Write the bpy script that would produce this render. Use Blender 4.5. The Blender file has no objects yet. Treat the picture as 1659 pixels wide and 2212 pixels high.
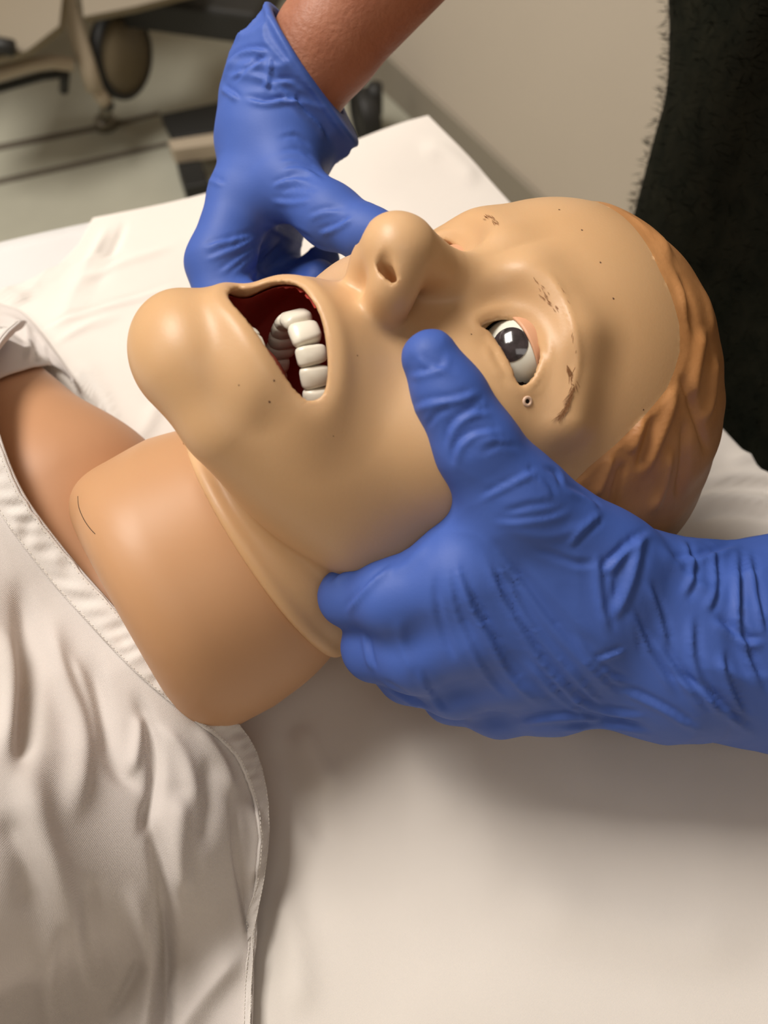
import bpy, math, random
import numpy as np
from mathutils import Vector, Matrix
random.seed(7); rng = np.random.default_rng(7)
SC = bpy.context.scene; COL = SC.collection
F32 = np.float32
# ------------------------------------------------------------------ camera
FOC, CX, CY = 2000.0, 829.5, 1106.0
PITCH = math.radians(58.0)
BED = 0.80
CAM = np.array([-0.028, -0.246, 1.245])
RT = np.array([1.0, 0, 0]); UP = np.array([0, math.sin(PITCH), math.cos(PITCH)])
BK = np.array([0, -math.cos(PITCH), math.sin(PITCH)])
cam_d = bpy.data.cameras.new('camera'); cam = bpy.data.objects.new('camera', cam_d); COL.objects.link(cam)
cam_d.sensor_fit = 'VERTICAL'; cam_d.sensor_height = 32.0; cam_d.lens = 32.0 * FOC / 2212.0
cam_d.clip_start = 0.02
M = Matrix(((RT[0], UP[0], BK[0], CAM[0]), (RT[1], UP[1], BK[1], CAM[1]), (RT[2], UP[2], BK[2], CAM[2]), (0, 0, 0, 1)))
cam.matrix_world = M
cam_d.dof.use_dof = True; cam_d.dof.focus_distance = 0.37; cam_d.dof.aperture_fstop = 7.5
SC.camera = cam
# ------------------------------------------------------------------ light and exposure
SC.view_settings.view_transform = 'Standard'; SC.view_settings.look = 'None'
SC.view_settings.gamma = 1.0; SC.view_settings.use_curve_mapping = False
SC.view_settings.exposure = 0.0
wd = bpy.data.worlds.new('world'); SC.world = wd; wd.use_nodes = True
bg = wd.node_tree.nodes['Background']; bg.inputs[0].default_value = (1.0, 0.90, 0.78, 1); bg.inputs[1].default_value = 0.42

def area(name, loc, target, size, power, color):
    d = bpy.data.lights.new(name, 'AREA'); d.shape = 'RECTANGLE'; d.size = size[0]; d.size_y = size[1]
    d.energy = power; d.color = color
    o = bpy.data.objects.new(name, d); COL.objects.link(o); o.location = loc
    o.rotation_euler = (Vector(target) - Vector(loc)).to_track_quat('-Z', 'Y').to_euler()
    return o
area('key_fill_light', (-0.95, 0.62, 2.62), (-0.95, 0.62, 0), (0.7, 1.1), 58, (1.0, 0.94, 0.87))  # key: ceiling panel beyond the bed, upper left
area('key_fill_light', (0.2, -1.0, 2.62), (0.2, -1.0, 0), (1.2, 0.6), 5, (1.0, 0.94, 0.89))  # fill added on the near side to lift the shadows, no real fixture
area('key_fill_light', (-2.6, -0.2, 2.62), (-2.6, -0.2, 0), (0.6, 1.2), 20, (1.0, 0.93, 0.86))  # second added fill, an invented source toward the foot end

# ------------------------------------------------------------------ pixel helpers (authoring aid: pixel + height or depth -> world point)
def ray(px, py):
    return RT * ((px - CX) / FOC) + UP * ((CY - py) / FOC) - BK
def PZ(px, py, z):
    d = ray(px, py); return CAM + d * ((z - CAM[2]) / d[2])
def PD(px, py, depth):
    return CAM + ray(px, py) * depth
def project(W):
    v = np.asarray(W, float) - CAM
    x, y, z = v @ RT, v @ UP, -(v @ BK)
    return np.stack([CX + FOC * x / z, CY - FOC * y / z], -1), z

# ------------------------------------------------------------------ head pose: local millimetres (l = manikin's left, f = out of the face, u = crown)
Rc = np.array([[0.40680558, 0.08381567, 0.90966156], [-0.68427653, 0.68766719, 0.24265093], [0.60520645, 0.72117181, -0.33709995]])
tc = np.array([29.238, 26.959, -417.793])
B3 = np.stack([RT, UP, BK], 1)
RW = B3 @ Rc                       # local -> world rotation
OW = CAM * 1000 + B3 @ tc          # head origin in world millimetres
def L2W(X): return (np.asarray(X, float) @ RW.T + OW) / 1000.0
def W2L(X): return (np.asarray(X, float) * 1000.0 - OW) @ RW

# ------------------------------------------------------------------ materials
def mat(name, col, rough=0.5, spec=0.5, noise=0.0, nscale=30.0, bump=0.0, bscale=200.0, sss=0.0, coat=0.0, metal=0.0, col2=None, sheen=0.0):
    m = bpy.data.materials.new(name); m.use_nodes = True
    nt = m.node_tree; b = nt.nodes['Principled BSDF']
    b.inputs['Base Color'].default_value = (*col, 1); b.inputs['Roughness'].default_value = rough
    b.inputs['Specular IOR Level'].default_value = spec; b.inputs['Metallic'].default_value = metal
    if coat: b.inputs['Coat Weight'].default_value = coat; b.inputs['Coat Roughness'].default_value = 0.15
    if sheen: b.inputs['Sheen Weight'].default_value = sheen
    if sss:
        b.inputs['Subsurface Weight'].default_value = sss; b.inputs['Subsurface Radius'].default_value = (1.0, 0.45, 0.25)
        b.inputs['Subsurface Scale'].default_value = 0.004
    tc_ = nt.nodes.new('ShaderNodeTexCoord')
    if noise:
        n = nt.nodes.new('ShaderNodeTexNoise'); n.inputs['Scale'].default_value = nscale; n.inputs['Detail'].default_value = 4
        nt.links.new(tc_.outputs['Object'], n.inputs['Vector'])
        mx = nt.nodes.new('ShaderNodeMix'); mx.data_type = 'RGBA'; mx.name = 'basemix'
        c2 = col2 or tuple(c * (1 - noise) for c in col)
        mx.inputs['A'].default_value = (*col, 1); mx.inputs['B'].default_value = (*c2, 1)
        rp = nt.nodes.new('ShaderNodeMapRange'); rp.inputs['From Min'].default_value = .35; rp.inputs['From Max'].default_value = .65
        nt.links.new(n.outputs['Fac'], rp.inputs['Value']); nt.links.new(rp.outputs['Result'], mx.inputs['Factor'])
        nt.links.new(mx.outputs['Result'], b.inputs['Base Color'])
    if bump:
        n = nt.nodes.new('ShaderNodeTexNoise'); n.inputs['Scale'].default_value = bscale; n.inputs['Detail'].default_value = 3
        nt.links.new(tc_.outputs['Object'], n.inputs['Vector'])
        bp = nt.nodes.new('ShaderNodeBump'); bp.inputs['Strength'].default_value = bump; bp.inputs['Distance'].default_value = 0.001
        bp.name = 'bump'
        nt.links.new(n.outputs['Fac'], bp.inputs['Height']); nt.links.new(bp.outputs['Normal'], b.inputs['Normal'])
    return m

def crinkle(m, scale, dist, strength):
    nt = m.node_tree; bp0 = nt.nodes['bump']; tc_ = nt.nodes.new('ShaderNodeTexCoord')
    n = nt.nodes.new('ShaderNodeTexNoise'); n.noise_type = 'RIDGED_MULTIFRACTAL'; n.inputs['Scale'].default_value = scale; n.inputs['Detail'].default_value = 2; n.inputs['Distortion'].default_value = .6
    nt.links.new(tc_.outputs['Object'], n.inputs['Vector'])
    bp = nt.nodes.new('ShaderNodeBump'); bp.inputs['Strength'].default_value = strength; bp.inputs['Distance'].default_value = dist
    nt.links.new(n.outputs['Fac'], bp.inputs['Height']); nt.links.new(bp.outputs['Normal'], bp0.inputs['Normal'])

def cloth_mat(name, col, weave=0.25):
    m = mat(name, col, rough=0.9, spec=0.15, noise=0.05, nscale=14, sheen=0.1)
    nt = m.node_tree; b = nt.nodes['Principled BSDF']; tc_ = nt.nodes.new('ShaderNodeTexCoord')
    adds = None
    for ang in (0.4, 0.4 + math.pi / 2):
        mp = nt.nodes.new('ShaderNodeMapping'); mp.inputs['Rotation'].default_value = (0, 0, ang)
        w = nt.nodes.new('ShaderNodeTexWave'); w.inputs['Scale'].default_value = 700; w.inputs['Distortion'].default_value = 1.5; w.inputs['Detail'].default_value = 1
        nt.links.new(tc_.outputs['Object'], mp.inputs['Vector']); nt.links.new(mp.outputs['Vector'], w.inputs['Vector'])
        if adds is None: adds = w.outputs['Fac']
        else:
            a = nt.nodes.new('ShaderNodeMath'); a.operation = 'ADD'; nt.links.new(adds, a.inputs[0]); nt.links.new(w.outputs['Fac'], a.inputs[1]); adds = a.outputs[0]
    n = nt.nodes.new('ShaderNodeTexNoise'); n.inputs['Scale'].default_value = 90; n.inputs['Detail'].default_value = 5
    nt.links.new(tc_.outputs['Object'], n.inputs['Vector'])
    a = nt.nodes.new('ShaderNodeMath'); a.operation = 'MULTIPLY_ADD'; a.inputs[1].default_value = 2.5
    nt.links.new(n.outputs['Fac'], a.inputs[0]); nt.links.new(adds, a.inputs[2])
    bp = nt.nodes.new('ShaderNodeBump'); bp.inputs['Strength'].default_value = weave; bp.inputs['Distance'].default_value = 0.0006
    nt.links.new(a.outputs[0], bp.inputs['Height']); nt.links.new(bp.outputs['Normal'], b.inputs['Normal'])
    return m

# ------------------------------------------------------------------ mesh helpers
def mesh_np(name, V, Q, m=None, parent=None, smooth=True, world=True):
    """V (N,3) world metres, Q (M,k) faces"""
    me = bpy.data.meshes.new(name); V = np.asarray(V, F32); Q = np.asarray(Q, np.int32); k = Q.shape[1]
    o_loc = V.mean(0).astype(float)
    if parent is not None: o_loc = np.zeros(3)
    else: o_loc[2] = V[:, 2].min()
    me.vertices.add(len(V)); me.vertices.foreach_set('co', (V - o_loc.astype(F32)).ravel())
    me.loops.add(Q.size); me.loops.foreach_set('vertex_index', Q.ravel())
    me.polygons.add(len(Q)); me.polygons.foreach_set('loop_start', np.arange(0, Q.size, k, dtype=np.int32))
    me.update(calc_edges=True); me.validate()
    if smooth: me.polygons.foreach_set('use_smooth', np.ones(len(me.polygons), bool))
    if m: me.materials.append(m)
    o = bpy.data.objects.new(name, me); COL.objects.link(o)
    if parent is not None:
        o.parent = parent; o.matrix_parent_inverse = Matrix.Identity(4)
        p = parent; off = Vector((0, 0, 0))
        while p is not None: off += p.location; p = p.parent
        o.location = -off
    else: o.location = o_loc
    return o
def mesh_py(name, V, faces, m=None, parent=None, smooth=False):
    me = bpy.data.meshes.new(name); V = np.asarray(V, float)
    loc = V.mean(0) if parent is None else np.zeros(3)
    if parent is None: loc[2] = V[:, 2].min()
    me.from_pydata([tuple(v) for v in V - loc], [], [tuple(int(i) for i in f) for f in faces]); me.update()
    if smooth: me.polygons.foreach_set('use_smooth', [True] * len(me.polygons))
    if m: me.materials.append(m)
    o = bpy.data.objects.new(name, me); COL.objects.link(o)
    if parent is not None:
        o.parent = parent; off = Vector((0, 0, 0)); p = parent
        while p is not None: off += p.location; p = p.parent
        o.location = -off
    else: o.location = loc
    return o
def empty(name, loc):
    o = bpy.data.objects.new(name, None); COL.objects.link(o); o.location = loc; o.empty_display_size = .02; return o
def tag(o, label, cat, group=None):
    o['label'] = label; o['category'] = cat
    if group: o['group'] = group
    return o
def struct(o, label=None, cat='structure'):
    o['kind'] = 'structure'; o['category'] = cat
    if label: o['label'] = label
    return o
def box_vf(c, ax, ay, az):
    """c centre, half axis vectors"""
    V = [c + sx * ax + sy * ay + sz * az for sz in (-1, 1) for sy in (-1, 1) for sx in (-1, 1)]
    F = [(0, 2, 3, 1), (4, 5, 7, 6), (0, 1, 5, 4), (2, 6, 7, 3), (0, 4, 6, 2), (1, 3, 7, 5)]
    return np.array(V), F
def box(name, c, ax, ay, az, m, parent=None, bevel=0.003):
    V, F = box_vf(np.array(c, float), np.array(ax, float), np.array(ay, float), np.array(az, float))
    o = mesh_py(name, V, F, m, parent)
    if bevel:
        b = o.modifiers.new('bevel', 'BEVEL'); b.width = bevel; b.segments = 2
    return o
def frames(P):
    P = np.asarray(P, float); T = np.gradient(P, axis=0); T /= np.linalg.norm(T, axis=1)[:, None] + 1e-12
    n = np.cross(T[0], [0, 0, 1.0]);
    if np.linalg.norm(n) < .1: n = np.cross(T[0], [1.0, 0, 0])
    n /= np.linalg.norm(n); N = [n]
    for i in range(1, len(P)):
        n = n - T[i] * (n @ T[i]); n = n / (np.linalg.norm(n) + 1e-12); N.append(n)
    N = np.array(N); return T, N, np.cross(T, N)
def tube_vq(P, r, seg=10, base=0):
    P = np.asarray(P, float); r = np.broadcast_to(np.asarray(r, float), (len(P),))
    T, N, Bn = frames(P); a = np.linspace(0, 2 * np.pi, seg, endpoint=False)
    V = (P[:, None] + r[:, None, None] * (np.cos(a)[None, :, None] * N[:, None] + np.sin(a)[None, :, None] * Bn[:, None])).reshape(-1, 3)
    Q = []
    for i in range(len(P) - 1):
        for j in range(seg):
            k = (j + 1) % seg
            Q.append((base + i * seg + j, base + i * seg + k, base + (i + 1) * seg + k, base + (i + 1) * seg + j))
    return V, Q
def tube(name, P, r, m, parent=None, seg=12, cap=True):
    V, Q = tube_vq(P, r, seg); Q = list(Q); n = len(P)
    if cap:
        Q.append(tuple(range(seg - 1, -1, -1))); Q.append(tuple((n - 1) * seg + j for j in range(seg)))
    return mesh_py(name, V, Q, m, parent, smooth=True)
def spline(P, n):
    """Catmull-Rom through points, n samples"""
    P = np.asarray(P, float); k = len(P)
    s = np.linspace(0, k - 1, n); i = np.minimum(s.astype(int), k - 2); t = (s - i)[:, None]
    p0, p1, p2, p3 = P[np.maximum(i - 1, 0)], P[i], P[i + 1], P[np.minimum(i + 2, k - 1)]
    return .5 * ((2 * p1) + (-p0 + p2) * t + (2 * p0 - 5 * p1 + 4 * p2 - p3) * t ** 2 + (-p0 + 3 * p1 - 3 * p2 + p3) * t ** 3)
def spline_closed(P, n):
    P = np.asarray(P, float); k = len(P); s = np.linspace(0, k, n, endpoint=False); i = s.astype(int); t = (s - i)[:, None]
    p0, p1, p2, p3 = P[(i - 1) % k], P[i % k], P[(i + 1) % k], P[(i + 2) % k]
    return .5 * ((2 * p1) + (-p0 + p2) * t + (2 * p0 - 5 * p1 + 4 * p2 - p3) * t ** 2 + (-p0 + 3 * p1 - 3 * p2 + p3) * t ** 3)

# ------------------------------------------------------------------ signed distance toolkit (all vectors float32, millimetres)
def smin(a, b, k):
    h = np.clip(.5 + .5 * (b - a) / k, 0, 1); return b + (a - b) * h - k * h * (1 - h)
def smax(a, b, k): return -smin(-a, -b, k)
def ell(P, c, r, R=None):
    q = P - np.asarray(c, F32)
    if R is not None: q = q @ np.asarray(R, F32)
    r = np.asarray(r, F32); k0 = np.linalg.norm(q / r, axis=1); k1 = np.linalg.norm(q / (r * r), axis=1) + 1e-9
    return k0 * (k0 - 1) / k1
def rcone(P, a, b, r1, r2):
    a = np.asarray(a, F32); b = np.asarray(b, F32); ba = b - a; q = P - a
    h = np.clip((q @ ba) / (ba @ ba), 0, 1); return np.linalg.norm(q - h[:, None] * ba, axis=1) - (r1 + (r2 - r1) * h)
def chain(P, nodes, k=4.0):
    """nodes: list of (xyz, r)"""
    d = None
    for (a, ra), (b, rb) in zip(nodes[:-1], nodes[1:]):
        e = rcone(P, a, b, ra, rb); d = e if d is None else smin(d, e, k)
    return d
def rbox(P, c, R, half, r):
    q = np.abs((P - np.asarray(c, F32)) @ np.asarray(R, F32)) - (np.asarray(half, F32) - r)
    return np.linalg.norm(np.maximum(q, 0), axis=1) + np.minimum(q.max(1), 0) - r
def poly_sd(X, Y, poly):
    """signed distance to a closed polygon, negative inside"""
    poly = np.asarray(poly, F32); n = len(poly); d = np.full(X.shape, 1e9, F32); s = np.ones(X.shape, F32)
    j = n - 1
    for i in range(n):
        ex, ey = poly[j] - poly[i]; wx, wy = X - poly[i, 0], Y - poly[i, 1]
        h = np.clip((wx * ex + wy * ey) / (ex * ex + ey * ey + 1e-9), 0, 1)
        bx, by = wx - ex * h, wy - ey * h; d = np.minimum(d, bx * bx + by * by)
        c1 = Y >= poly[i, 1]; c2 = Y < poly[j, 1]; c3 = ex * wy > ey * wx
        flip = (c1 & c2 & c3) | (~c1 & ~c2 & ~c3); s = np.where(flip, -s, s); j = i
    return s * np.sqrt(d)
def surface(sdf, lo, hi, h, project_steps=1):
    """surface nets on a sparse grid -> V, Q"""
    lo = np.asarray(lo, float); hi = np.asarray(hi, float)
    B = 8; nb = np.ceil((hi - lo) / (h * B)).astype(int); n = nb * B + 1
    ax = [(lo[i] + h * np.arange(n[i])).astype(F32) for i in range(3)]
    cax = [(lo[i] + h * B * (np.arange(nb[i]) + .5)).astype(F32) for i in range(3)]
    G = np.stack(np.meshgrid(*cax, indexing='ij'), -1).reshape(-1, 3)
    dc = sdf(G).reshape(nb); near = np.abs(dc) < h * B * 1.25
    V = np.empty(n, F32)
    V[:-1, :-1, :-1] = np.repeat(np.repeat(np.repeat(dc, B, 0), B, 1), B, 2)
    V[-1] = V[-2]; V[:, -1] = V[:, -2]; V[:, :, -1] = V[:, :, -2]
    mask = np.zeros(n, bool)
    mm = np.repeat(np.repeat(np.repeat(near, B, 0), B, 1), B, 2); mask[:-1, :-1, :-1] |= mm
    mask[1:, :-1, :-1] |= mm; mask[:-1, 1:, :-1] |= mm; mask[:-1, :-1, 1:] |= mm; mask[1:, 1:, 1:] |= mm
    mask[1:, 1:, :-1] |= mm; mask[1:, :-1, 1:] |= mm; mask[:-1, 1:, 1:] |= mm
    idx = np.argwhere(mask); P = np.stack([ax[i][idx[:, i]] for i in range(3)], 1)
    out = np.empty(len(P), F32)
    for s in range(0, len(P), 400000): out[s:s + 400000] = sdf(P[s:s + 400000])
    V[idx[:, 0], idx[:, 1], idx[:, 2]] = out
    S = V < 0
    c = [S[i:n[0] - 1 + i, j:n[1] - 1 + j, k:n[2] - 1 + k] for i in (0, 1) for j in (0, 1) for k in (0, 1)]
    cnt = sum(x.astype(np.int8) for x in c); act = (cnt > 0) & (cnt < 8)
    cell = np.argwhere(act); ids = np.full(act.shape, -1, np.int32); ids[act] = np.arange(len(cell))
    off = np.array([(i, j, k) for i in (0, 1) for j in (0, 1) for k in (0, 1)])
    cv = np.stack([V[cell[:, 0] + o[0], cell[:, 1] + o[1], cell[:, 2] + o[2]] for o in off], 1)
    acc = np.zeros((len(cell), 3), F32); num = np.zeros(len(cell), F32)
    for a in range(8):
        for b in range(a + 1, 8):
            if np.abs(off[a] - off[b]).sum() != 1: continue
            va, vb = cv[:, a], cv[:, b]; cr = (va < 0) != (vb < 0)
            t = np.where(cr, va / np.where(cr, va - vb, 1), 0)[:, None]
            acc += np.where(cr[:, None], off[a] + t * (off[b] - off[a]), 0); num += cr
    VV = (lo + h * (cell + acc / num[:, None])).astype(F32)
    Q = []
    for axs in range(3):
        a, b = (axs + 1) % 3, (axs + 2) % 3
        sl0 = [slice(None)] * 3; sl1 = [slice(None)] * 3; sl0[axs] = slice(0, -1); sl1[axs] = slice(1, None)
        s0, s1 = S[tuple(sl0)], S[tuple(sl1)]; e = np.argwhere(s0 != s1)
        e = e[(e[:, a] > 0) & (e[:, b] > 0) & (e[:, a] < n[a] - 1) & (e[:, b] < n[b] - 1)]
        da = np.zeros(3, int); da[a] = 1; db = np.zeros(3, int); db[b] = 1
        f = lambda p: ids[p[:, 0], p[:, 1], p[:, 2]]
        q = np.stack([f(e - da - db), f(e - db), f(e), f(e - da)], 1)
        inside = s0[e[:, 0], e[:, 1], e[:, 2]]; q[~inside] = q[~inside][:, ::-1]
        Q.append(q)
    Q = np.concatenate(Q); Q = Q[(Q >= 0).all(1)]
    for _ in range(project_steps):
        d = sdf(VV); e = .5
        g = np.stack([sdf(VV + np.array(v, F32)) - sdf(VV - np.array(v, F32)) for v in ((e, 0, 0), (0, e, 0), (0, 0, e))], 1)
        gn2 = (g * g).sum(1) + 1e-6
        st = -(d * (2 * e) / np.maximum(gn2, .3))[:, None] * g
        ln = np.linalg.norm(st, axis=1)[:, None]; VV = VV + st * np.minimum(1, .6 * h / (ln + 1e-9))
    return VV, Q
def normals(V, Q):
    n = np.cross(V[Q[:, 2]] - V[Q[:, 0]], V[Q[:, 3]] - V[Q[:, 1]]); N = np.zeros_like(V)
    for i in range(4):
        for a in range(3): N[:, a] += np.bincount(Q[:, i], n[:, a], len(V))
    return N / (np.linalg.norm(N, axis=1)[:, None] + 1e-12)
def march(sdf, o, d, t0, t1, it=90):
    """o (3,), d (N,3) unit -> points (N,3), hit mask"""
    t = np.full(len(d), t0, F32)
    for _ in range(it):
        P = (o + t[:, None] * d).astype(F32); t = t + sdf(P) * .8
    P = o + t[:, None] * d; return P, (np.abs(sdf(P.astype(F32))) < .6) & (t < t1)
def smooth_mesh(V, Q, it=2, lam=.5, mask=None):
    E = np.concatenate([Q[:, [0, 1]], Q[:, [1, 2]], Q[:, [2, 3]], Q[:, [3, 0]]]); n = len(V)
    deg = np.bincount(E[:, 0], minlength=n) + np.bincount(E[:, 1], minlength=n)
    for _ in range(it):
        A = np.stack([np.bincount(E[:, 0], V[E[:, 1], a], n) + np.bincount(E[:, 1], V[E[:, 0], a], n) for a in range(3)], 1) / np.maximum(deg, 1)[:, None]
        dV = lam * (A - V)
        if mask is not None: dV *= mask[:, None]
        V = V + dV
    return V
def compact(V, Q, keep):
    Q = Q[keep]; u, inv = np.unique(Q, return_inverse=True); return u, inv.reshape(Q.shape)
def polydist(XY, poly):
    """distance (px), signed side and arc fraction from points to an open polyline"""
    best = np.full(len(XY), 1e9); side = np.zeros(len(XY)); fr = np.zeros(len(XY))
    P = np.asarray(poly, float); L = np.r_[0, np.cumsum(np.linalg.norm(np.diff(P, axis=0), axis=1))]
    for i in range(len(P) - 1):
        e = P[i + 1] - P[i]; w = XY - P[i]; h = np.clip((w @ e) / (e @ e), 0, 1); b = w - h[:, None] * e
        d = np.hypot(b[:, 0], b[:, 1]); m_ = d < best
        best = np.where(m_, d, best); side = np.where(m_, np.sign(e[0] * w[:, 1] - e[1] * w[:, 0]), side)
        fr = np.where(m_, (L[i] + h * (L[i + 1] - L[i])) / L[-1], fr)
    return best, side, fr
def add_folds(V, N, folds, facing=True):
    """V world metres; folds: (points px, half width px, height mm[, kind]); real displacement along the surface normal"""
    XY, dep = project(V); D = np.zeros(len(V))
    vd = CAM - V; vd /= np.linalg.norm(vd, axis=1)[:, None]
    fc = np.clip((N * vd).sum(1) * 4, 0, 1) if facing else np.ones(len(V))
    for f in folds:
        pts, w, h = f[:3]; kind = f[3] if len(f) > 3 else 'ridge'
        P = spline(pts, max(4 * len(pts), 8)) if len(pts) > 2 else np.asarray(pts, float)
        lo, hi = P.min(0) - 4 * w, P.max(0) + 4 * w
        m_ = ((XY > lo) & (XY < hi)).all(1)
        if not m_.any(): continue
        d, s, fr = polydist(XY[m_], P)
        ends = np.clip(fr / .25, 0, 1) * np.clip((1 - fr) / .25, 0, 1); ends = ends * ends * (3 - 2 * ends)
        x = d / w
        if kind == 'ridge': prof = np.exp(-x * x * 1.2) - .35 * np.exp(-((x - 1.6) ** 2) * 1.5)
        elif kind == 'crease': prof = -np.exp(-x * x * 2.0) + .35 * np.exp(-((x - 1.3) ** 2) * 2)
        elif kind == 'soft': prof = np.exp(-x * x)
        else:   # step: a ridge on one side, groove on the other
            sx = s * x; prof = np.exp(-(sx - .6) ** 2 * 1.6) - .9 * np.exp(-(sx + .5) ** 2 * 3)
        D[m_] += h * prof * ends
    return V + N * (D * fc / 1000.0)[:, None]
# ================================================================== materials used by the manikin
SKIN = (0.66, 0.42, 0.225); SKIN2 = (0.61, 0.37, 0.185)
m_skin = mat('manikin_skin', SKIN, rough=0.42, spec=0.42, noise=.08, nscale=9, bump=.05, bscale=900, sss=.12, col2=SKIN2)
m_hair = mat('manikin_hair', (0.58, 0.29, 0.115), rough=0.5, spec=.4, noise=.3, nscale=22, bump=.12, bscale=500, sss=.05, col2=(0.44, 0.20, 0.07))
m_neck = mat('manikin_neck_skin', (0.57, 0.315, 0.16), rough=0.45, spec=.4, noise=.07, nscale=8, sss=.1)
m_chest = mat('manikin_chest_skin', (0.52, 0.27, 0.14), rough=0.5, spec=.35, noise=.07, nscale=8)
m_lining = mat('mouth_lining', (0.60, 0.085, 0.065), rough=0.35, spec=.5)
m_tongue = mat('tongue_rubber', (0.34, 0.075, 0.05), rough=0.45, spec=.4)
m_tooth = mat('tooth_plastic', (0.86, 0.81, 0.68), rough=0.3, spec=.5, noise=.06, nscale=120)
m_sclera = mat('eye_white', (0.80, 0.80, 0.70), rough=0.2, spec=.5)
m_iris = mat('iris_glass', (0.022, 0.018, 0.020), rough=0.12, spec=.8, noise=.5, nscale=300, col2=(0.05, 0.04, 0.045))
m_lid = mat('eyelid_plastic', (0.68, 0.36, 0.21), rough=0.45, spec=.4)
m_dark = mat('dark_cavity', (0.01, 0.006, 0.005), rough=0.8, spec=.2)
m_brow = mat('brow_paint', (0.26, 0.12, 0.05), rough=0.7, spec=.2)
m_port = mat('port_rubber', (0.72, 0.50, 0.36), rough=0.4)
m_mark = mat('ink_speck', (0.10, 0.04, 0.02), rough=0.8)

# ================================================================== the head
EYEC = (29.0, 65.0, 2.0)
NK0 = W2L(PZ(690, 1125, BED + .088)); NK1 = W2L(PZ(470, 1230, BED + .070)); NK2 = W2L(PZ(160, 1400, BED + .068)); NKE = W2L(PZ(290, 1332, BED + .068))
NKD = (NK2 - NK1) / np.linalg.norm(NK2 - NK1)
FLAP = (106, .55, 0.0)
print('neck', NK0, NK1, NK2)
def A3(P): Q = P.copy(); Q[:, 0] = np.abs(Q[:, 0]); return Q
def head_base(P):
    S = A3(P)
    d = ell(P, (-6, 0, 45.5), (82.5, 105.5, 84.5))
    d = smin(d, ell(P, (0, 20, -12), (68, 70, 66)), 22)
    d = smin(d, ell(S, (40, 52, -28), (22, 24, 24)), 22)          # cheekbone
    d = smin(d, ell(P, (0, 38, -66), (47, 49.5, 40)), 22)             # jaw volume
    d = smin(d, rcone(S, (44, 4, -58), (18, 60, -108), 13, 14), 24)   # mandible
    d = smin(d, ell(P, (-9, 73.5, -112), (27, 22, 21)), 14)            # chin
    d = smin(d, ell(P, (2.5, 64, -74), (33, 36, 30)), 14)             # muzzle
    d = smin(d, ell(P, (-1, 76, -97), (29, 19.5, 12)), 8)              # lower lip
    d = smin(d, chain(S, [((10, 91, 15), 8.5), ((36, 83, 19), 7.5), ((57, 64, 10), 5)], 6), 16)    # brow ridge
    # sockets
    d = smax(d, -ell(S, (31, 96, -1), (17, 13, 12)), 10)
    d = smin(d, ell(S, (31, 62, 0), (22, 18, 17)), 6)               # lids bulge over the eyeball
    # throat part of the mask, cut by the flap edge
    th = rcone(P, NK0, NK1, 54, 67.5)
    cut = (-(P[:, 2] + FLAP[0] + FLAP[1] * P[:, 1] + FLAP[2] * P[:, 0])) * .876
    th = smax(th - 1.3 * np.exp(-((cut + 3.5) / 3.0) ** 2), cut, 2.0)
    d = smin(d, th, 7)
    # nose
    n = chain(P, [((0, 87, 9), 7), ((-.5, 94, -13), 7.8), ((0, 107, -33.5), 12)], 5)
    n = smin(n, ell(P, (0, 108, -38), (14, 13, 12)), 6)
    n = smin(n, ell(P, (10.5, 99, -43), (8, 10.5, 9)), 6); n = smin(n, ell(P, (-7.5, 98, -43), (7.5, 10, 8.5)), 6)
    d = smin(d, n, 9)
    return d
# pixel -> point on the plain head surface
OL = (-(tc) @ Rc).astype(F32)
def face_pts(px, sdf=head_base):
    px = np.asarray(px, float)
    d = np.stack([(px[:, 0] - CX) / FOC, (CY - px[:, 1]) / FOC, -np.ones(len(px))], 1) @ Rc
    d /= np.linalg.norm(d, axis=1)[:, None]
    P, hit = march(sdf, OL, d.astype(F32), 200, 520)
    for i in np.nonzero(~hit)[0]:
        R_ = (OL + np.linspace(260, 520, 900)[:, None] * d[i]).astype(F32); P[i] = R_[np.argmin(sdf(R_))]
    return P, hit

MOUTH_PX = [(522, 668), (510, 640), (532, 625), (574, 613), (605, 610), (637, 616), (665, 642), (690, 685), (703, 735), (707, 790), (700, 838), (680, 858), (655, 850), (622, 815), (590, 767), (558, 718)]
EYE_PX = [(1040, 704), (1067, 692), (1094, 689), (1125, 698), (1147, 719), (1162, 745), (1165, 768), (1160, 790), (1150, 812), (1136, 826), (1125, 831), (1116, 821), (1108, 797), (1096, 772), (1081, 747), (1067, 728), (1055, 713)]
NOS_PX = [(832, 540), (846, 551), (852, 575), (850, 600), (841, 612), (828, 606), (815, 590), (812, 572), (818, 552)]
mp, _ = face_pts(MOUTH_PX); ep, _ = face_pts(EYE_PX); npz, _ = face_pts(NOS_PX)
mouth2 = mp[:, [0, 2]].copy()
mouth2[0] = mouth2[1] + (-3, -7)            # the far half of the lower lip lies behind the lip's own hump
mouth2 = np.array([(-5, -96.5), *[tuple(v) for v in mouth2[1:]]]); mouth2[1] = (-14, -91.5)
print('mouthpoly', mouth2.round(1).tolist())
mouth2 = spline_closed(mouth2, 60)
eye2 = spline_closed(ep[:, [0, 2]], 50); eyeR2 = eye2 * (-1, 1)
nos2 = spline_closed(npz[:, [0, 2]], 30); nosc = npz.mean(0)
print('eye', ep.mean(0), ep[:, 0].min(), ep[:, 0].max(), 'mouth', mp.mean(0), 'nos', nosc)
EYC = ep.mean(0)
_e, _ = face_pts([(1118, 768)]); _r = _e[0] - OL; _r /= np.linalg.norm(_r)
EBC = _e[0] + _r * 18.3            # eyeball centre of the manikin's left eye
print('EBC', EBC, EYC)

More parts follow.
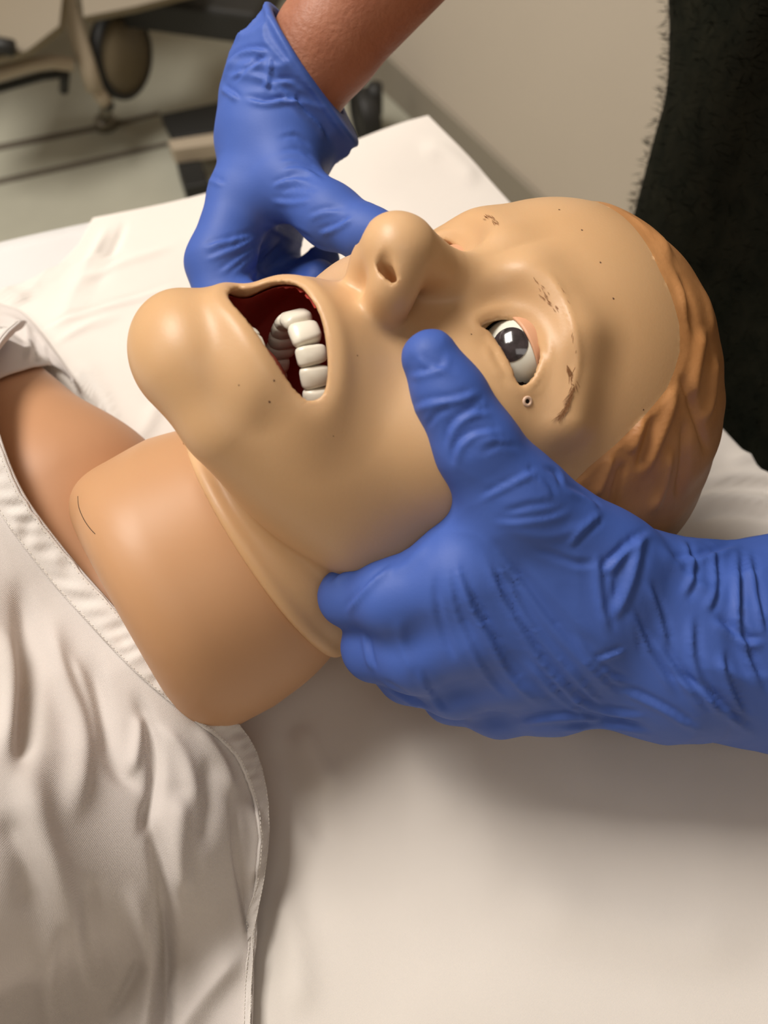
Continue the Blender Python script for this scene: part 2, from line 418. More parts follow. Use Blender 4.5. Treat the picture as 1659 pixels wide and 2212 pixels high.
# hairline as elevation over azimuth, measured on the cranium
hp, _ = face_pts([(1425, 585), (1450, 640), (1467, 700), (1468, 760), (1455, 805), (1440, 840), (1390, 900), (1330, 960), (1270, 1010), (1235, 1045)])
haz = np.degrees(np.arctan2(np.abs(hp[:, 0]), hp[:, 1] + 3)); hel = np.degrees(np.arctan2(hp[:, 2] - 30, np.hypot(hp[:, 0], hp[:, 1] + 3)))
o_ = np.argsort(haz); HL = np.concatenate([np.stack([haz[o_], hel[o_]], 1), [(75, -22), (100, -34), (180, -40)]])
print('HL', HL.round(1).tolist())
def hair_mask(P):
    az = np.degrees(np.arctan2(np.abs(P[:, 0]), P[:, 1] + 3)); el = np.degrees(np.arctan2(P[:, 2] - 30, np.hypot(P[:, 0], P[:, 1] + 3)))
    return el - np.interp(az, HL[:, 0], HL[:, 1]).astype(F32)
def head_skin(P):
    d = head_base(P)
    near = (P[:, 1] > 30)
    # rolled rim round the mouth
    m2 = np.full(len(P), 50, F32); e2 = np.full(len(P), 50, F32); n2 = np.full(len(P), 50, F32)
    i = np.nonzero(near & (P[:, 2] < -50) & (P[:, 2] > -125) & (np.abs(P[:, 0]) < 60))[0]
    if len(i): m2[i] = poly_sd(P[i, 0], P[i, 2], mouth2)
    i = np.nonzero(near & (np.abs(P[:, 2]) < 30))[0]
    if len(i): e2[i] = np.minimum(poly_sd(P[i, 0], P[i, 2], eye2), poly_sd(P[i, 0], P[i, 2], eyeR2))
    i = np.nonzero((P[:, 1] > 70) & (P[:, 2] < -20) & (P[:, 2] > -70))[0]
    if len(i): n2[i] = np.minimum(poly_sd(P[i, 0], P[i, 2], nos2), poly_sd(-P[i, 0], P[i, 2], nos2))
    d = d - 1.3 * np.exp(-((m2 - 5) / 4.0) ** 2)
    d = d - 0.8 * np.exp(-((e2 - 2.5) / 2.2) ** 2)
    # mouth: opening plus cavity
    cav = np.maximum(ell(P, (2, 44, -84), (46, 62, 38)), head_base(P) + 2.3 + 2.2 * np.clip((P[:, 0] - 24) / 5, 0, 1))
    dep = np.maximum(-d, 0); op = np.maximum(m2 - (.95 - .8 * np.clip((P[:, 0] - 6) / 16, 0, 1)) * dep, 40 - P[:, 1])
    d = smax(d, -op, 1.6); d = smax(d, -cav, 1.5)
    # eyes: thin lids over a hollow
    dep = np.maximum(-head_base(P), 0); eo = np.maximum(e2 - .7 * np.minimum(dep, 4), 60 - P[:, 1]); d = smax(d, -eo, .8)
    hol = np.maximum(ell(A3(P), (EBC[0], EBC[1] - 2, EBC[2]), (19, 17, 17)), head_base(P) + 2.4); d = smax(d, -hol, 1.0)
    # nostrils run up and back
    dn = nosc[1] - P[:, 1]; i = np.nonzero((P[:, 1] > 70) & (P[:, 2] < -15) & (P[:, 2] > -70) & (np.abs(P[:, 0]) < 25))[0]
    if len(i):
        ns = poly_sd(np.abs(P[i, 0]), P[i, 2] - .42 * np.maximum(dn[i], 0), nos2) 
        ns = np.maximum(ns, dn[i] - 10); d[i] = smax(d[i], -ns, 1.0)
    # moulded hair relief
    hm = hair_mask(P); st = np.clip(hm / 2.5, 0, 1)
    az = np.arctan2(P[:, 0], P[:, 1] + 3) ; wv = np.sin(az * 9 + 1.5 * np.sin(P[:, 2] * .045 + P[:, 1] * .02)) + .6 * np.sin(az * 23 + P[:, 2] * .07)
    d = d - st * (.9 + .35 * wv * np.clip(hm / 12, 0, 1))
    # the mask ends behind the jaw
    return d
V, Q = surface(head_skin, (-98, -120, -175), (98, 130, 137), 1.2)
keep = np.ones(len(Q), bool)
print('head', len(V))
hm = hair_mask(V)
rootW = L2W((0, -100, 20))
manikin = empty('training_manikin', (float(rootW[0]), float(rootW[1]), BED))
tag(manikin, 'tan rubber training manikin with open mouth, lying on its back on the white sheet', 'manikin')
# snap the colour boundary of the moulded hair onto a clean line
qm = hm[Q] > 0; mixed = (hm[Q].mean(1) > 0)
cntv = np.bincount(Q[mixed].ravel(), minlength=len(V)); cnta = np.bincount(Q.ravel(), minlength=len(V)); bd = np.nonzero((cntv > 0) & (cntv < cnta))[0]
for _ in range(2):
    Pb = V[bd]; hb = hair_mask(Pb); g = np.stack([hair_mask(Pb + np.array(v, F32)) - hair_mask(Pb - np.array(v, F32)) for v in ((.5, 0, 0), (0, .5, 0), (0, 0, .5))], 1)
    st_ = -(hb / np.maximum((g * g).sum(1), .05))[:, None] * g; ln = np.linalg.norm(st_, axis=1)[:, None]; V[bd] = Pb + st_ * np.minimum(1, 1.4 / (ln + 1e-9))
VW = L2W(V)
HAIR_FOLDS = [([(1392, 880), (1380, 930), (1360, 985)], 9, 2.0, 'soft'), ([(1415, 890), (1400, 950), (1375, 1020)], 8, -1.8, 'soft'), ([(1462, 822), (1437, 911), (1383, 1040)], 11, 2.2, 'soft'),
 ([(1470, 800), (1495, 870), (1519, 940), (1525, 990)], 8, -2.4, 'soft'), ([(1519, 700), (1500, 807), (1490, 880)], 11, 2.4, 'soft'), ([(1432, 525), (1485, 640), (1508, 744)], 8, -2.0, 'soft'),
 ([(1347, 452), (1415, 505), (1462, 590), (1490, 700)], 9, 2.0, 'soft'), ([(1325, 975), (1300, 1040), (1284, 1080)], 9, 1.8, 'soft'), ([(1350, 990), (1330, 1060), (1320, 1120)], 8, -1.8, 'soft'),
 ([(1545, 760), (1535, 860), (1515, 920)], 8, 2.0, 'soft'), ([(1450, 960), (1430, 1050), (1400, 1120)], 10, 2.0, 'soft'), ([(1480, 900), (1478, 1000), (1460, 1090)], 9, -2.0, 'soft'), ([(1500, 560), (1530, 650), (1540, 740)], 7, 1.6, 'soft')]
Nh = normals(V.astype(float), Q) @ RW.T
VW = VW + (add_folds(VW, Nh, HAIR_FOLDS) - VW) * np.clip(hm / 2.5, 0, 1)[:, None]
FACE_FOLDS = [([(1060, 735), (1075, 775), (1098, 812), (1120, 835)], 4, -.45, 'soft'), ([(1045, 740), (1062, 785), (1090, 822)], 9, .5, 'soft'), ([(1170, 735), (1180, 780), (1165, 830), (1140, 850)], 6, -.35, 'soft'),
 ([(1140, 588), (1180, 590), (1218, 645), (1240, 710), (1248, 780), (1232, 850), (1212, 900)], 9, .7, 'soft')]
VW = add_folds(VW, Nh, FACE_FOLDS)
qh = hm[Q].mean(1) > 0
u, q = compact(V, Q, ~qh); head_o = mesh_np('head', VW[u], q, m_skin, manikin)
u, q = compact(V, Q, qh); hair_o = mesh_np('moulded_hair', VW[u], q, m_hair, manikin); hair_o['label'] = 'orange-brown moulded hair cap'

# mouth lining: inner face of the cavity
def cavs(P): return np.maximum(ell(P, (2, 44, -84), (45.6, 61.6, 37.6)), head_base(P) + 2.7)
V, Q = surface(cavs, (-50, -10, -128), (55, 105, -46), 1.6)
fr_ = (poly_sd(V[:, 0], V[:, 2], mouth2) > 1.2) | (V[:, 1] < 58)
q = Q[fr_[Q].all(1)]; u, q = compact(V, Q, fr_[Q].all(1))
lin = mesh_np('mouth_lining', L2W(V[u]), q[:, ::-1], m_lining, head_o); lin['label'] = 'dark red rubber mouth lining'
# tongue
def tong(P): return smax(smin(ell(P, (8, 64, -92), (20, 18, 11)), ell(P, (3, 20, -92), (22, 26, 14)), 10), head_base(P) + 4.5, 3)
V, Q = surface(tong, (-30, -15, -118), (35, 88, -68), 2.0)
tg = mesh_np('tongue', L2W(V), Q, m_tongue, head_o); tg['label'] = 'dull red tongue'
# teeth
def tooth(name, c, wl, dp, hh, ang, label=None, up=1):
    """c local mm centre; wl width along the arch, dp depth, hh height"""
    a = np.array([math.cos(ang), -math.sin(ang), 0]); b = np.array([math.sin(ang), math.cos(ang), 0]); k = np.array([0, 0, 1.0])
    n = 3; vs = []; U_ = np.linspace(-1, 1, 7)
    # superquadric
    pts = []; nu, nv = 16, 9
    for i in range(nv + 1):
        th = math.pi * i / nv - math.pi / 2
        for j in range(nu):
            ph = 2 * math.pi * j / nu
            sg = lambda x, e: math.copysign(abs(x) ** e, x)
            x = sg(math.cos(th), .45) * sg(math.cos(ph), .5); y = sg(math.cos(th), .45) * sg(math.sin(ph), .6); z = sg(math.sin(th), .45)
            tp = 1 - .16 * (z * up * .5 + .5)         # narrower toward the gum
            ed = 1 - .55 * max(0, -z * up) ** 2       # thin biting edge
            pts.append(np.array(c) + a * x * wl / 2 * tp + b * y * dp / 2 * ed + k * z * hh / 2)
    F = []
    for i in range(nv):
        for j in range(nu): F.append((i * nu + j, i * nu + (j + 1) % nu, (i + 1) * nu + (j + 1) % nu, (i + 1) * nu + j))
    return mesh_py(name, L2W(np.array(pts)), F, m_tooth, head_o, smooth=True)
W_UP = [8.8, 7.2, 7.8, 7.4, 7.2, 9.6, 9.2]
def arch(l_half, f0, f1, widths, u0, hh, dp, up, cen):
    for sgn in (1, -1):
        s = 0
        for i, w in enumerate(widths):
            s_mid = s + w / 2; s += w
            # arc length along a parabola
            ls = np.linspace(0, l_half * 1.3, 400); fs = f0 - (f0 - f1) * (ls / l_half) ** 2.3
            arc = np.r_[0, np.cumsum(np.hypot(np.diff(ls), np.diff(fs)))]
            l = np.interp(s_mid, arc, ls); f = np.interp(s_mid, arc, fs); l2 = np.interp(s_mid + .5, arc, ls); f2 = np.interp(s_mid + .5, arc, fs)
            ang = math.atan2(-(f2 - f), l2 - l) * sgn
            mol = i >= 5
            tooth('tooth', (cen + sgn * l, f, u0 + up * hh / 2 * (0.9 if mol else 1)), w * 1.09, dp * (1.15 if mol else .95 if i > 2 else .8), hh * (.85 if mol else 1), ang, up=up)
arch(26, 86, 48, W_UP, -79.5, 11, 9, 1, 3)
arch(24, 84, 50, [6, 6.5, 7.2, 7.2, 7.4, 9.5], -88.4, 8, 5.0, -1, 2)

# eyes
for sgn, nm in ((1, 'left'), (-1, 'right')):
    c = EBC * np.array([sgn, 1, 1]); r = 14.9
    def uv_sphere(c, r, n1=40, n2=26):
        th = np.linspace(0, np.pi, n2 + 1); ph = np.linspace(0, 2 * np.pi, n1, endpoint=False)
        X = np.stack([np.outer(np.sin(th), np.cos(ph)), np.outer(np.cos(th), np.ones(n1)), np.outer(np.sin(th), np.sin(ph))], -1).reshape(-1, 3)
        F = [(i * n1 + j, (i + 1) * n1 + j, (i + 1) * n1 + (j + 1) % n1, i * n1 + (j + 1) % n1) for i in range(n2) for j in range(n1)]
        return X, np.array(F)
    X, F = uv_sphere(c, r)
    ball = mesh_np('eyeball', L2W(c + X * r), F[:, ::-1], m_sclera, head_o); ball['label'] = 'glossy white eyeball'
    gaze = np.array([-2.0 * sgn if sgn < 0 else 0.0, 16, 0.0]) + 0
    # iris: a domed disc set into the ball
    ti = np.array([(1101 - CX) / FOC, (CY - 742) / FOC, -1.]) @ Rc; cl = EBC; oc = OL - cl
    A_ = ti @ ti; B_ = oc @ ti; C_ = oc @ oc - r * r; IR = (oc + ti * ((-B_ - math.sqrt(max(B_ * B_ - A_ * C_, 0))) / A_)) / r
    IR = IR * np.array([sgn, 1, 1]); IR = IR / np.linalg.norm(IR); IEL = math.degrees(math.atan2(IR[2], IR[1])); print('iris', IR, IEL)
    keepv = (X @ IR) > math.cos(math.radians(31)); fm = keepv[F].all(1); th = np.arccos(np.clip(X @ IR, -1, 1))
    a1 = np.cross(IR, [0, 0, 1]); a1 /= np.linalg.norm(a1); a2 = np.cross(IR, a1)
    tt = np.linspace(0, math.radians(26), 10); pp = np.linspace(0, 2 * np.pi, 36, endpoint=False)
    Y = np.array([[math.cos(t) * IR + math.sin(t) * (math.cos(p) * a1 + math.sin(p) * a2) for p in pp] for t in tt]).reshape(-1, 3)
    Fi = np.array([(i * 36 + j, i * 36 + (j + 1) % 36, (i + 1) * 36 + (j + 1) % 36, (i + 1) * 36 + j) for i in range(9) for j in range(36)])
    mesh_np('iris', L2W(c + Y * (r + .25)), Fi, m_iris, ball)['label'] = 'very dark iris'
    # upper eyelid: a shell segment turned up, with thickness
    def shell(r0, r1, a0, a1_, open_dir=1, n=24, mth=30):
        # rotate about the l axis; elevation angle a (0 = forward, + = toward crown)
        Vv = []; 
        for rr in (r0, r1):
            for a in np.linspace(a0, a1_, n):
                for b in np.linspace(-82, 82, mth):
                    ar, br = math.radians(a), math.radians(b)
                    Vv.append(c + rr * np.array([math.sin(br), math.cos(br) * math.cos(ar), math.cos(br) * math.sin(ar)]))
        Fq = []; N_ = n * mth
        for i in range(n - 1):
            for j in range(mth - 1):
                p = i * mth + j; Fq.append((p, p + 1, p + mth + 1, p + mth)); Fq.append((N_ + p + mth, N_ + p + mth + 1, N_ + p + 1, N_ + p))
        for j in range(mth - 1):
            Fq.append((j, N_ + j, N_ + j + 1, j + 1)); p = (n - 1) * mth + j; Fq.append((p, p + 1, N_ + p + 1, N_ + p))
        for i in range(n - 1):
            p = i * mth; Fq.append((p, p + mth, N_ + p + mth, N_ + p)); p += mth - 1; Fq.append((p + mth, p, N_ + p, N_ + p + mth))
        return np.array(Vv), np.array(Fq)
    Vs, Fs = shell(r + .3, r + 1.2, IEL + 27, IEL + 120)
    mesh_np('eyelid', L2W(Vs), Fs, m_lid, head_o)['label'] = 'pinkish movable eyelid shell'
    # dark socket liner
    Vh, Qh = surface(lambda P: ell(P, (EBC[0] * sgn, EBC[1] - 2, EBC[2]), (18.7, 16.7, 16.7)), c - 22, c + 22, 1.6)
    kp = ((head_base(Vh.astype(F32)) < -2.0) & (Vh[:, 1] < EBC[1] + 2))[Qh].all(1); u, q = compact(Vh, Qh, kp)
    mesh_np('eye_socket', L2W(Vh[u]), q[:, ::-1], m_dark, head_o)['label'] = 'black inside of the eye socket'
# nostril inner

# ================================================================== small things on the face
def on_face(px, off=0.0):
    P, hit = face_pts(px, head_skin); 
    e = .5; g = np.stack([head_skin((P + np.array(v)).astype(F32)) - head_skin((P - np.array(v)).astype(F32)) for v in ((e, 0, 0), (0, e, 0), (0, 0, e))], 1)
    g /= np.linalg.norm(g, axis=1)[:, None] + 1e-9; return P + g * off, g
# eyebrows: short painted fibres, laid on the moulded ridge; the near one is denser at its outer end
def brow(paths, name, label):
    v, q = [], []
    for pts, n, L_, dens in paths:
        C_ = spline(pts, n); T_ = np.gradient(C_, axis=0); T_ /= np.linalg.norm(T_, axis=1)[:, None]
        base = C_ + rng.normal(0, dens, C_.shape); dirs = T_ + np.stack([-T_[:, 1], T_[:, 0]], 1) * rng.uniform(-.25, .45, n)[:, None]
        tip = base + dirs * (L_ * rng.uniform(.6, 1.2, n))[:, None]; mid = (base + tip) / 2 + rng.normal(0, .6, base.shape)
        A, _ = on_face(np.concatenate([base, mid, tip]), .45); A = A.reshape(3, n, 3)
        for i in range(n):
            if np.linalg.norm(A[0, i] - A[2, i]) > 14: continue
            vv, qq = tube_vq(A[:, i], [.07, .11, .03], 4, len(v)); v += list(vv); q += list(qq)
    o = mesh_np(name, L2W(np.array(v)), np.array(q), m_brow, head_o); o['label'] = label; return o
brow([([(1225, 790), (1238, 830), (1228, 870), (1212, 898)], 90, 20, 2.6), ([(1238, 720), (1247, 760), (1245, 800)], 16, 18, .8), ([(1205, 612), (1225, 655), (1238, 700)], 16, 16, 1.0),
      ([(1172, 640), (1185, 650), (1200, 662)], 12, 12, 4), ([(1150, 600), (1170, 622), (1185, 640)], 10, 8, 5)], 'eyebrow', 'thin brown painted strokes of the near eyebrow, densest at the outer end')
brow([([(1045, 466), (1060, 472), (1072, 482)], 16, 10, 3.5)], 'eyebrow', 'sparse strokes of the far eyebrow')
# port beside the eye: a small rubber ring with a dark bore
P, g = on_face([(1139, 867)], 0.0); P, g = P[0], g[0]
a = np.cross(g, [0, 0, 1.]); a /= np.linalg.norm(a); b = np.cross(g, a); prof = [(2.0, -.5), (2.0, .35), (1.6, .6), (1.15, .6), (.85, .2), (.8, -.8)]; n = 24; vv = []; qq = []
for k in range(n):
    t = 2 * math.pi * k / n; vv += [P + (a * math.cos(t) + b * math.sin(t)) * r_ + g * z_ for r_, z_ in prof]
for k in range(n):
    for j in range(5): qq.append((k * 6 + j, k * 6 + j + 1, ((k + 1) % n) * 6 + j + 1, ((k + 1) % n) * 6 + j))
pr = mesh_np('port_ring', L2W(np.array(vv)), np.array(qq)[:, ::-1], m_port, head_o); pr['label'] = 'tiny pale ring port beside the outer eye corner'
def disc(name, c, nrm, r, m, parent, th=.15, n=10):
    a = np.cross(nrm, [0, .3, 1.]); a /= np.linalg.norm(a); b = np.cross(nrm, a)
    V = [c + nrm * th] + [c + (a * math.cos(2 * math.pi * k / n) + b * math.sin(2 * math.pi * k / n)) * r * (1 + .25 * math.sin(k * 2.3)) for k in range(n)]
    V = np.array(V); F = [(0, 1 + k, 1 + (k + 1) % n) for k in range(n)]
    return mesh_py(name, L2W(V), F, m, parent, smooth=True)
disc('bore', P + g * .15, g, .86, m_dark, pr, .02, 16)
o_ = disc('port_groove', P - g * .12, g, 2.5, m_mark, head_o, .1, 24)
for x, y, r in ((1208, 453, .42), (1257, 497, .42), (1297, 567, .38), (1325, 645, .42), (1390, 885, .32), (1018, 722, .28), (772, 768, .24), (592, 822, .34), (582, 868, .4), (516, 832, .25), (720, 942, .2), (396, 958, .35)):
    P2, g2 = on_face([(x, y)], .05); disc('speck', P2[0], g2[0], r, m_mark, head_o, .12, 7)

m_hairline = mat('stray_fibre', (0.05, 0.025, 0.015), rough=.8)

# ================================================================== neck and chest of the manikin
def neck_sdf(P):
    d = smin(rcone(P, NK0, NK1, 46, 65.5), rcone(P, NK1, NK2, 65.5, 67), 6)
    return smax(d, (P - NKE.astype(F32)) @ NKD.astype(F32) - 4, 24)
V, Q = surface(neck_sdf, np.minimum(NK0, NKE) - 80, np.maximum(NK0, NKE) + 80, 2.2)
V = V.astype(float); Vn = V
neck = mesh_np('neck', L2W(Vn), Q, m_neck, manikin); neck['label'] = 'separate darker tan neck piece'
# chest: a broad rounded block lying on the bed, toward the feet
FEET = np.array([-0.86, -0.51, 0.0]); FAR = np.array([-0.51, 0.86, 0.0])
CR = np.stack([FEET, FAR, [0, 0, 1.0]], 1)
CC = PZ(300, 1340, BED + .06); CC[2] = BED + .055
mmp = lambda x, y, z: PZ(x, y, z) * 1000
CB = mmp(125, 1135, BED + .05)
def chest_sdf(P):
    d = rbox(P, CB + FEET * 215 - FAR * 30 + np.array([0, 0, 12.]), CR, (185, 150, 56), 54)
    d = smin(d, chain(P, [(mmp(-90, 915, BED + .045), 52), (mmp(140, 1120, BED + .050), 51), (mmp(330, 1420, BED + .035), 40), (mmp(300, 1780, BED + .03), 38)], 20), 30)
    return d
V, Q = surface(chest_sdf, CB + (-520, -420, -70), CB + (200, 330, 100), 4.0)
V[:, 2] = np.maximum(V[:, 2], BED * 1000 + 2)
chest = mesh_np('chest', V / 1000.0, Q, m_chest, manikin); chest['label'] = 'smooth brown shoulder and chest shell'

dd = np.array([[(x - CX) / FOC, (CY - y) / FOC, -1.] for x, y in [(168, 1072), (170, 1095), (180, 1120), (193, 1140), (205, 1153)]]) @ Rc; dd /= np.linalg.norm(dd, axis=1)[:, None]
hp_, _ = march(neck_sdf, OL, dd.astype(F32), 200, 600)
tube('stray_fibre', L2W(spline(hp_ + OL * 0 - dd * .3, 16)), .00013, m_hairline, neck, 5)['label'] = 'thin dark stray fibre'

# ================================================================== the person: gloved hands, forearms, sweater
m_glove = mat('nitrile_glove', (0.060, 0.125, 0.45), rough=0.56, spec=.32, noise=.12, nscale=12, bump=.05, bscale=900, sss=.0, col2=(0.052, 0.11, 0.41))
crinkle(m_glove, 38, .0022, .22)
m_armskin = mat('arm_skin', (0.33, 0.125, 0.07), rough=0.5, spec=.35, noise=.25, nscale=40, bump=.4, bscale=420, sss=.1, col2=(0.40, 0.17, 0.10))
m_sweater = mat('sweater_wool', (0.006, 0.007, 0.004), rough=0.95, spec=.1, noise=.6, nscale=60, bump=.9, bscale=160, col2=(0.012, 0.012, 0.007))
def nd(px, py, dep, r): return (PD(px, py, dep / 1000.) * 1000, r)
NW = nd(1480, 1372, 385, 31); NW2 = nd(2350, 1470, 405, 36)
N_THUMB = [nd(930, 775, 322, 10.2), nd(975, 860, 323, 11.6), nd(1030, 965, 326, 14), nd(1105, 1080, 335, 18.5), nd(1290, 1235, 356, 24), nd(1400, 1300, 372, 26), NW]
N_IDX = [nd(765, 1262, 392, 9.5), nd(752, 1290, 366, 10.8), nd(850, 1292, 350, 14), nd(985, 1250, 345, 18), NW]
N_MID = [nd(830, 1400, 400, 9.5), nd(812, 1398, 374, 13), nd(900, 1405, 360, 16), nd(1020, 1350, 352, 19), NW]
N_RNG = [nd(890, 1440, 412, 9.5), nd(885, 1448, 386, 13), nd(985, 1468, 372, 14.5), nd(1110, 1425, 362, 18), NW]
N_PNK = [nd(980, 1490, 420, 8.5), nd(975, 1500, 398, 11.5), nd(1080, 1518, 384, 13.5), nd(1190, 1485, 374, 18.5), NW]
N_FORE = [(NW[0], 33), nd(1450, 1382, 384, 40), nd(1700, 1390, 395, 45), NW2]
def near_glove(P, g=0.0):
    d = chain(P, N_IDX, 6)
    for c in (N_MID, N_RNG, N_PNK): d = smin(d, chain(P, c, 6), 7)
    d = smin(d, rcone(P, nd(1060, 1200, 348, 0)[0], nd(1230, 1330, 362, 0)[0], 17, 26), 16)
    d = smin(d, chain(P, N_THUMB, 8), 12)
    d = smin(d, chain(P, N_FORE, 10), 12)
    return d
FW = nd(598, 300, 455, 25)
F_THUMB = [nd(838, 512, 404, 9.5), nd(790, 505, 410, 11), nd(715, 468, 420, 13.2), nd(620, 395, 436, 15), FW]
F_IDX = [nd(560, 660, 428, 9), nd(480, 640, 436, 12), nd(475, 570, 440, 15.5), nd(525, 420, 446, 15.5), FW]
F_MID = [nd(640, 640, 440, 9), nd(545, 650, 462, 12), nd(505, 580, 468, 13), nd(560, 420, 462, 17), FW]
F_RNG = [nd(690, 600, 455, 9), nd(600, 640, 482, 12), nd(550, 580, 488, 13), nd(600, 420, 474, 16), FW]
F_PNK = [nd(700, 560, 470, 8), nd(640, 620, 494, 11), nd(590, 560, 500, 12), nd(625, 410, 484, 15), FW]
F_CUFF = [nd(598, 330, 455, 25), nd(606, 240, 455, 28.5), nd(628, 180, 453, 29.5), nd(674, 128, 450, 28.5), nd(725, 72, 447, 28.5)]
F_FORE = [FW, nd(640, 185, 452, 23), nd(705, 95, 447, 25), nd(955, -200, 428, 30), nd(1350, -640, 400, 38)]
RIMC = nd(673, 140, 451, 0)[0]; RIMN = nd(734, 84, 446, 0)[0] - nd(662, 142, 452, 0)[0]; RIMN = RIMN / np.linalg.norm(RIMN)
def far_hand(P):
    d = chain(P, F_IDX, 6)
    for c in (F_MID, F_RNG, F_PNK): d = smin(d, chain(P, c, 6), 8)
    d = smin(d, chain(P, F_THUMB, 8), 14)
    return d
def crumple(P, s):
    a = P / s
    w = a + .6 * np.sin(a[:, [1, 2, 0]] * 1.7 + 1.3)
    r1 = 1 - np.abs(np.sin(w[:, 0] * 2.1 + 1.4 * np.sin(w[:, 1] * 1.3) + w[:, 2]))
    r2 = 1 - np.abs(np.sin(w[:, 1] * 2.6 - 1.2 * np.sin(w[:, 2] * 1.7) + .6 * w[:, 0]))
    return (r1 * r1 + .8 * r2 * r2 - .7)
def far_glove(P):
    d = far_hand(P)
    c = chain(P, F_CUFF, 8); pl = (P - RIMC.astype(F32)) @ RIMN.astype(F32)
    cf = np.clip(((P - F_CUFF[0][0].astype(F32)) @ RIMN.astype(F32)) / 18, 0, 1)
    c = smin(c, ell(P, nd(712, 272, 452, 0)[0], (15, 15, 15)), 12); c = c - cf * np.clip(-pl / 9, 0, 1) * 2.1 * crumple(P, 15.0).astype(F32) - 1.5 * np.exp(-((pl + 1.8) / 1.8) ** 2)
    c = smax(c, pl, 1.2)
    d = smin(d, c, 3)
    inn = chain(P, [(n[0], n[1] + (1.5 if i else -3)) for i, n in enumerate(F_FORE[1:])], 4)
    inn = np.maximum(chain(P, [(a, r - 2.2) for a, r in F_CUFF[2:]], 5), -(pl + 22))
    return smax(d, -inn, .8)
def bounds(nodes, pad=6):
    A = np.array([n[0] for n in nodes]); R_ = max(n[1] for n in nodes); return A.min(0) - R_ - pad, A.max(0) + R_ + pad

# ---- body: one continuous skin mesh (both arms with fingers, chest, neck) mostly under cloth
TN = np.array([.86, .50, 0]); TT = np.array([-.50, .86, 0])
TC = TN * 385 + TT * (-8)
def wp(n, t, z): v = TN * n + TT * t; v[2] = z; return v
SH_F = wp(390, 185, 1340); SH_N = wp(390, -200, 1340)
def arm_chains(dr):
    g = lambda L_: [(a, max(r - dr, 4)) for a, r in L_]
    far = [g(c) for c in (F_THUMB, F_IDX, F_MID, F_RNG, F_PNK)] + [[(FW[0], 24), (F_FORE[1][0], 22.5), (F_FORE[2][0], 24.5), (F_FORE[3][0], 29.5), (F_FORE[4][0], 40), (SH_F, 48)]]
    near = [g(c) for c in (N_THUMB, N_IDX, N_MID, N_RNG, N_PNK)] + [[(NW[0], 26), (nd(1700, 1392, 395, 30)[0], 30), (NW2[0], 36), (nd(2750, 1500, 430, 40)[0], 42), (SH_N, 48)]]
    return far + near
CH = arm_chains(2.2)
def body_sdf(P):
    d = None
    for c in CH:
        e = chain(P, c, 6); d = e if d is None else smin(d, e, 7)
    t = smin(rcone(P, wp(390, 0, 700), wp(390, 0, 1300), 100, 105), rcone(P, SH_F, SH_N, 50, 50), 60)
    t = smin(t, rcone(P, wp(385, 0, 1340), wp(360, 0, 1480), 58, 52), 30)
    return smin(d, t, 30)
person = empty('person', tuple(wp(390, 0, 0) / 1000.))
tag(person, 'person in black fuzzy sweater and blue gloves, both hands holding the manikin jaw', 'person')
# forearm part is visible, so it is meshed finely; the trunk is hidden
V, Q = surface(body_sdf, (-260, -220, 690), (620, 560, 1510), 4.5)
body = mesh_np('body', V / 1000., Q, m_armskin, person); body['label'] = 'reddish bare forearm above the cuff of the far glove'

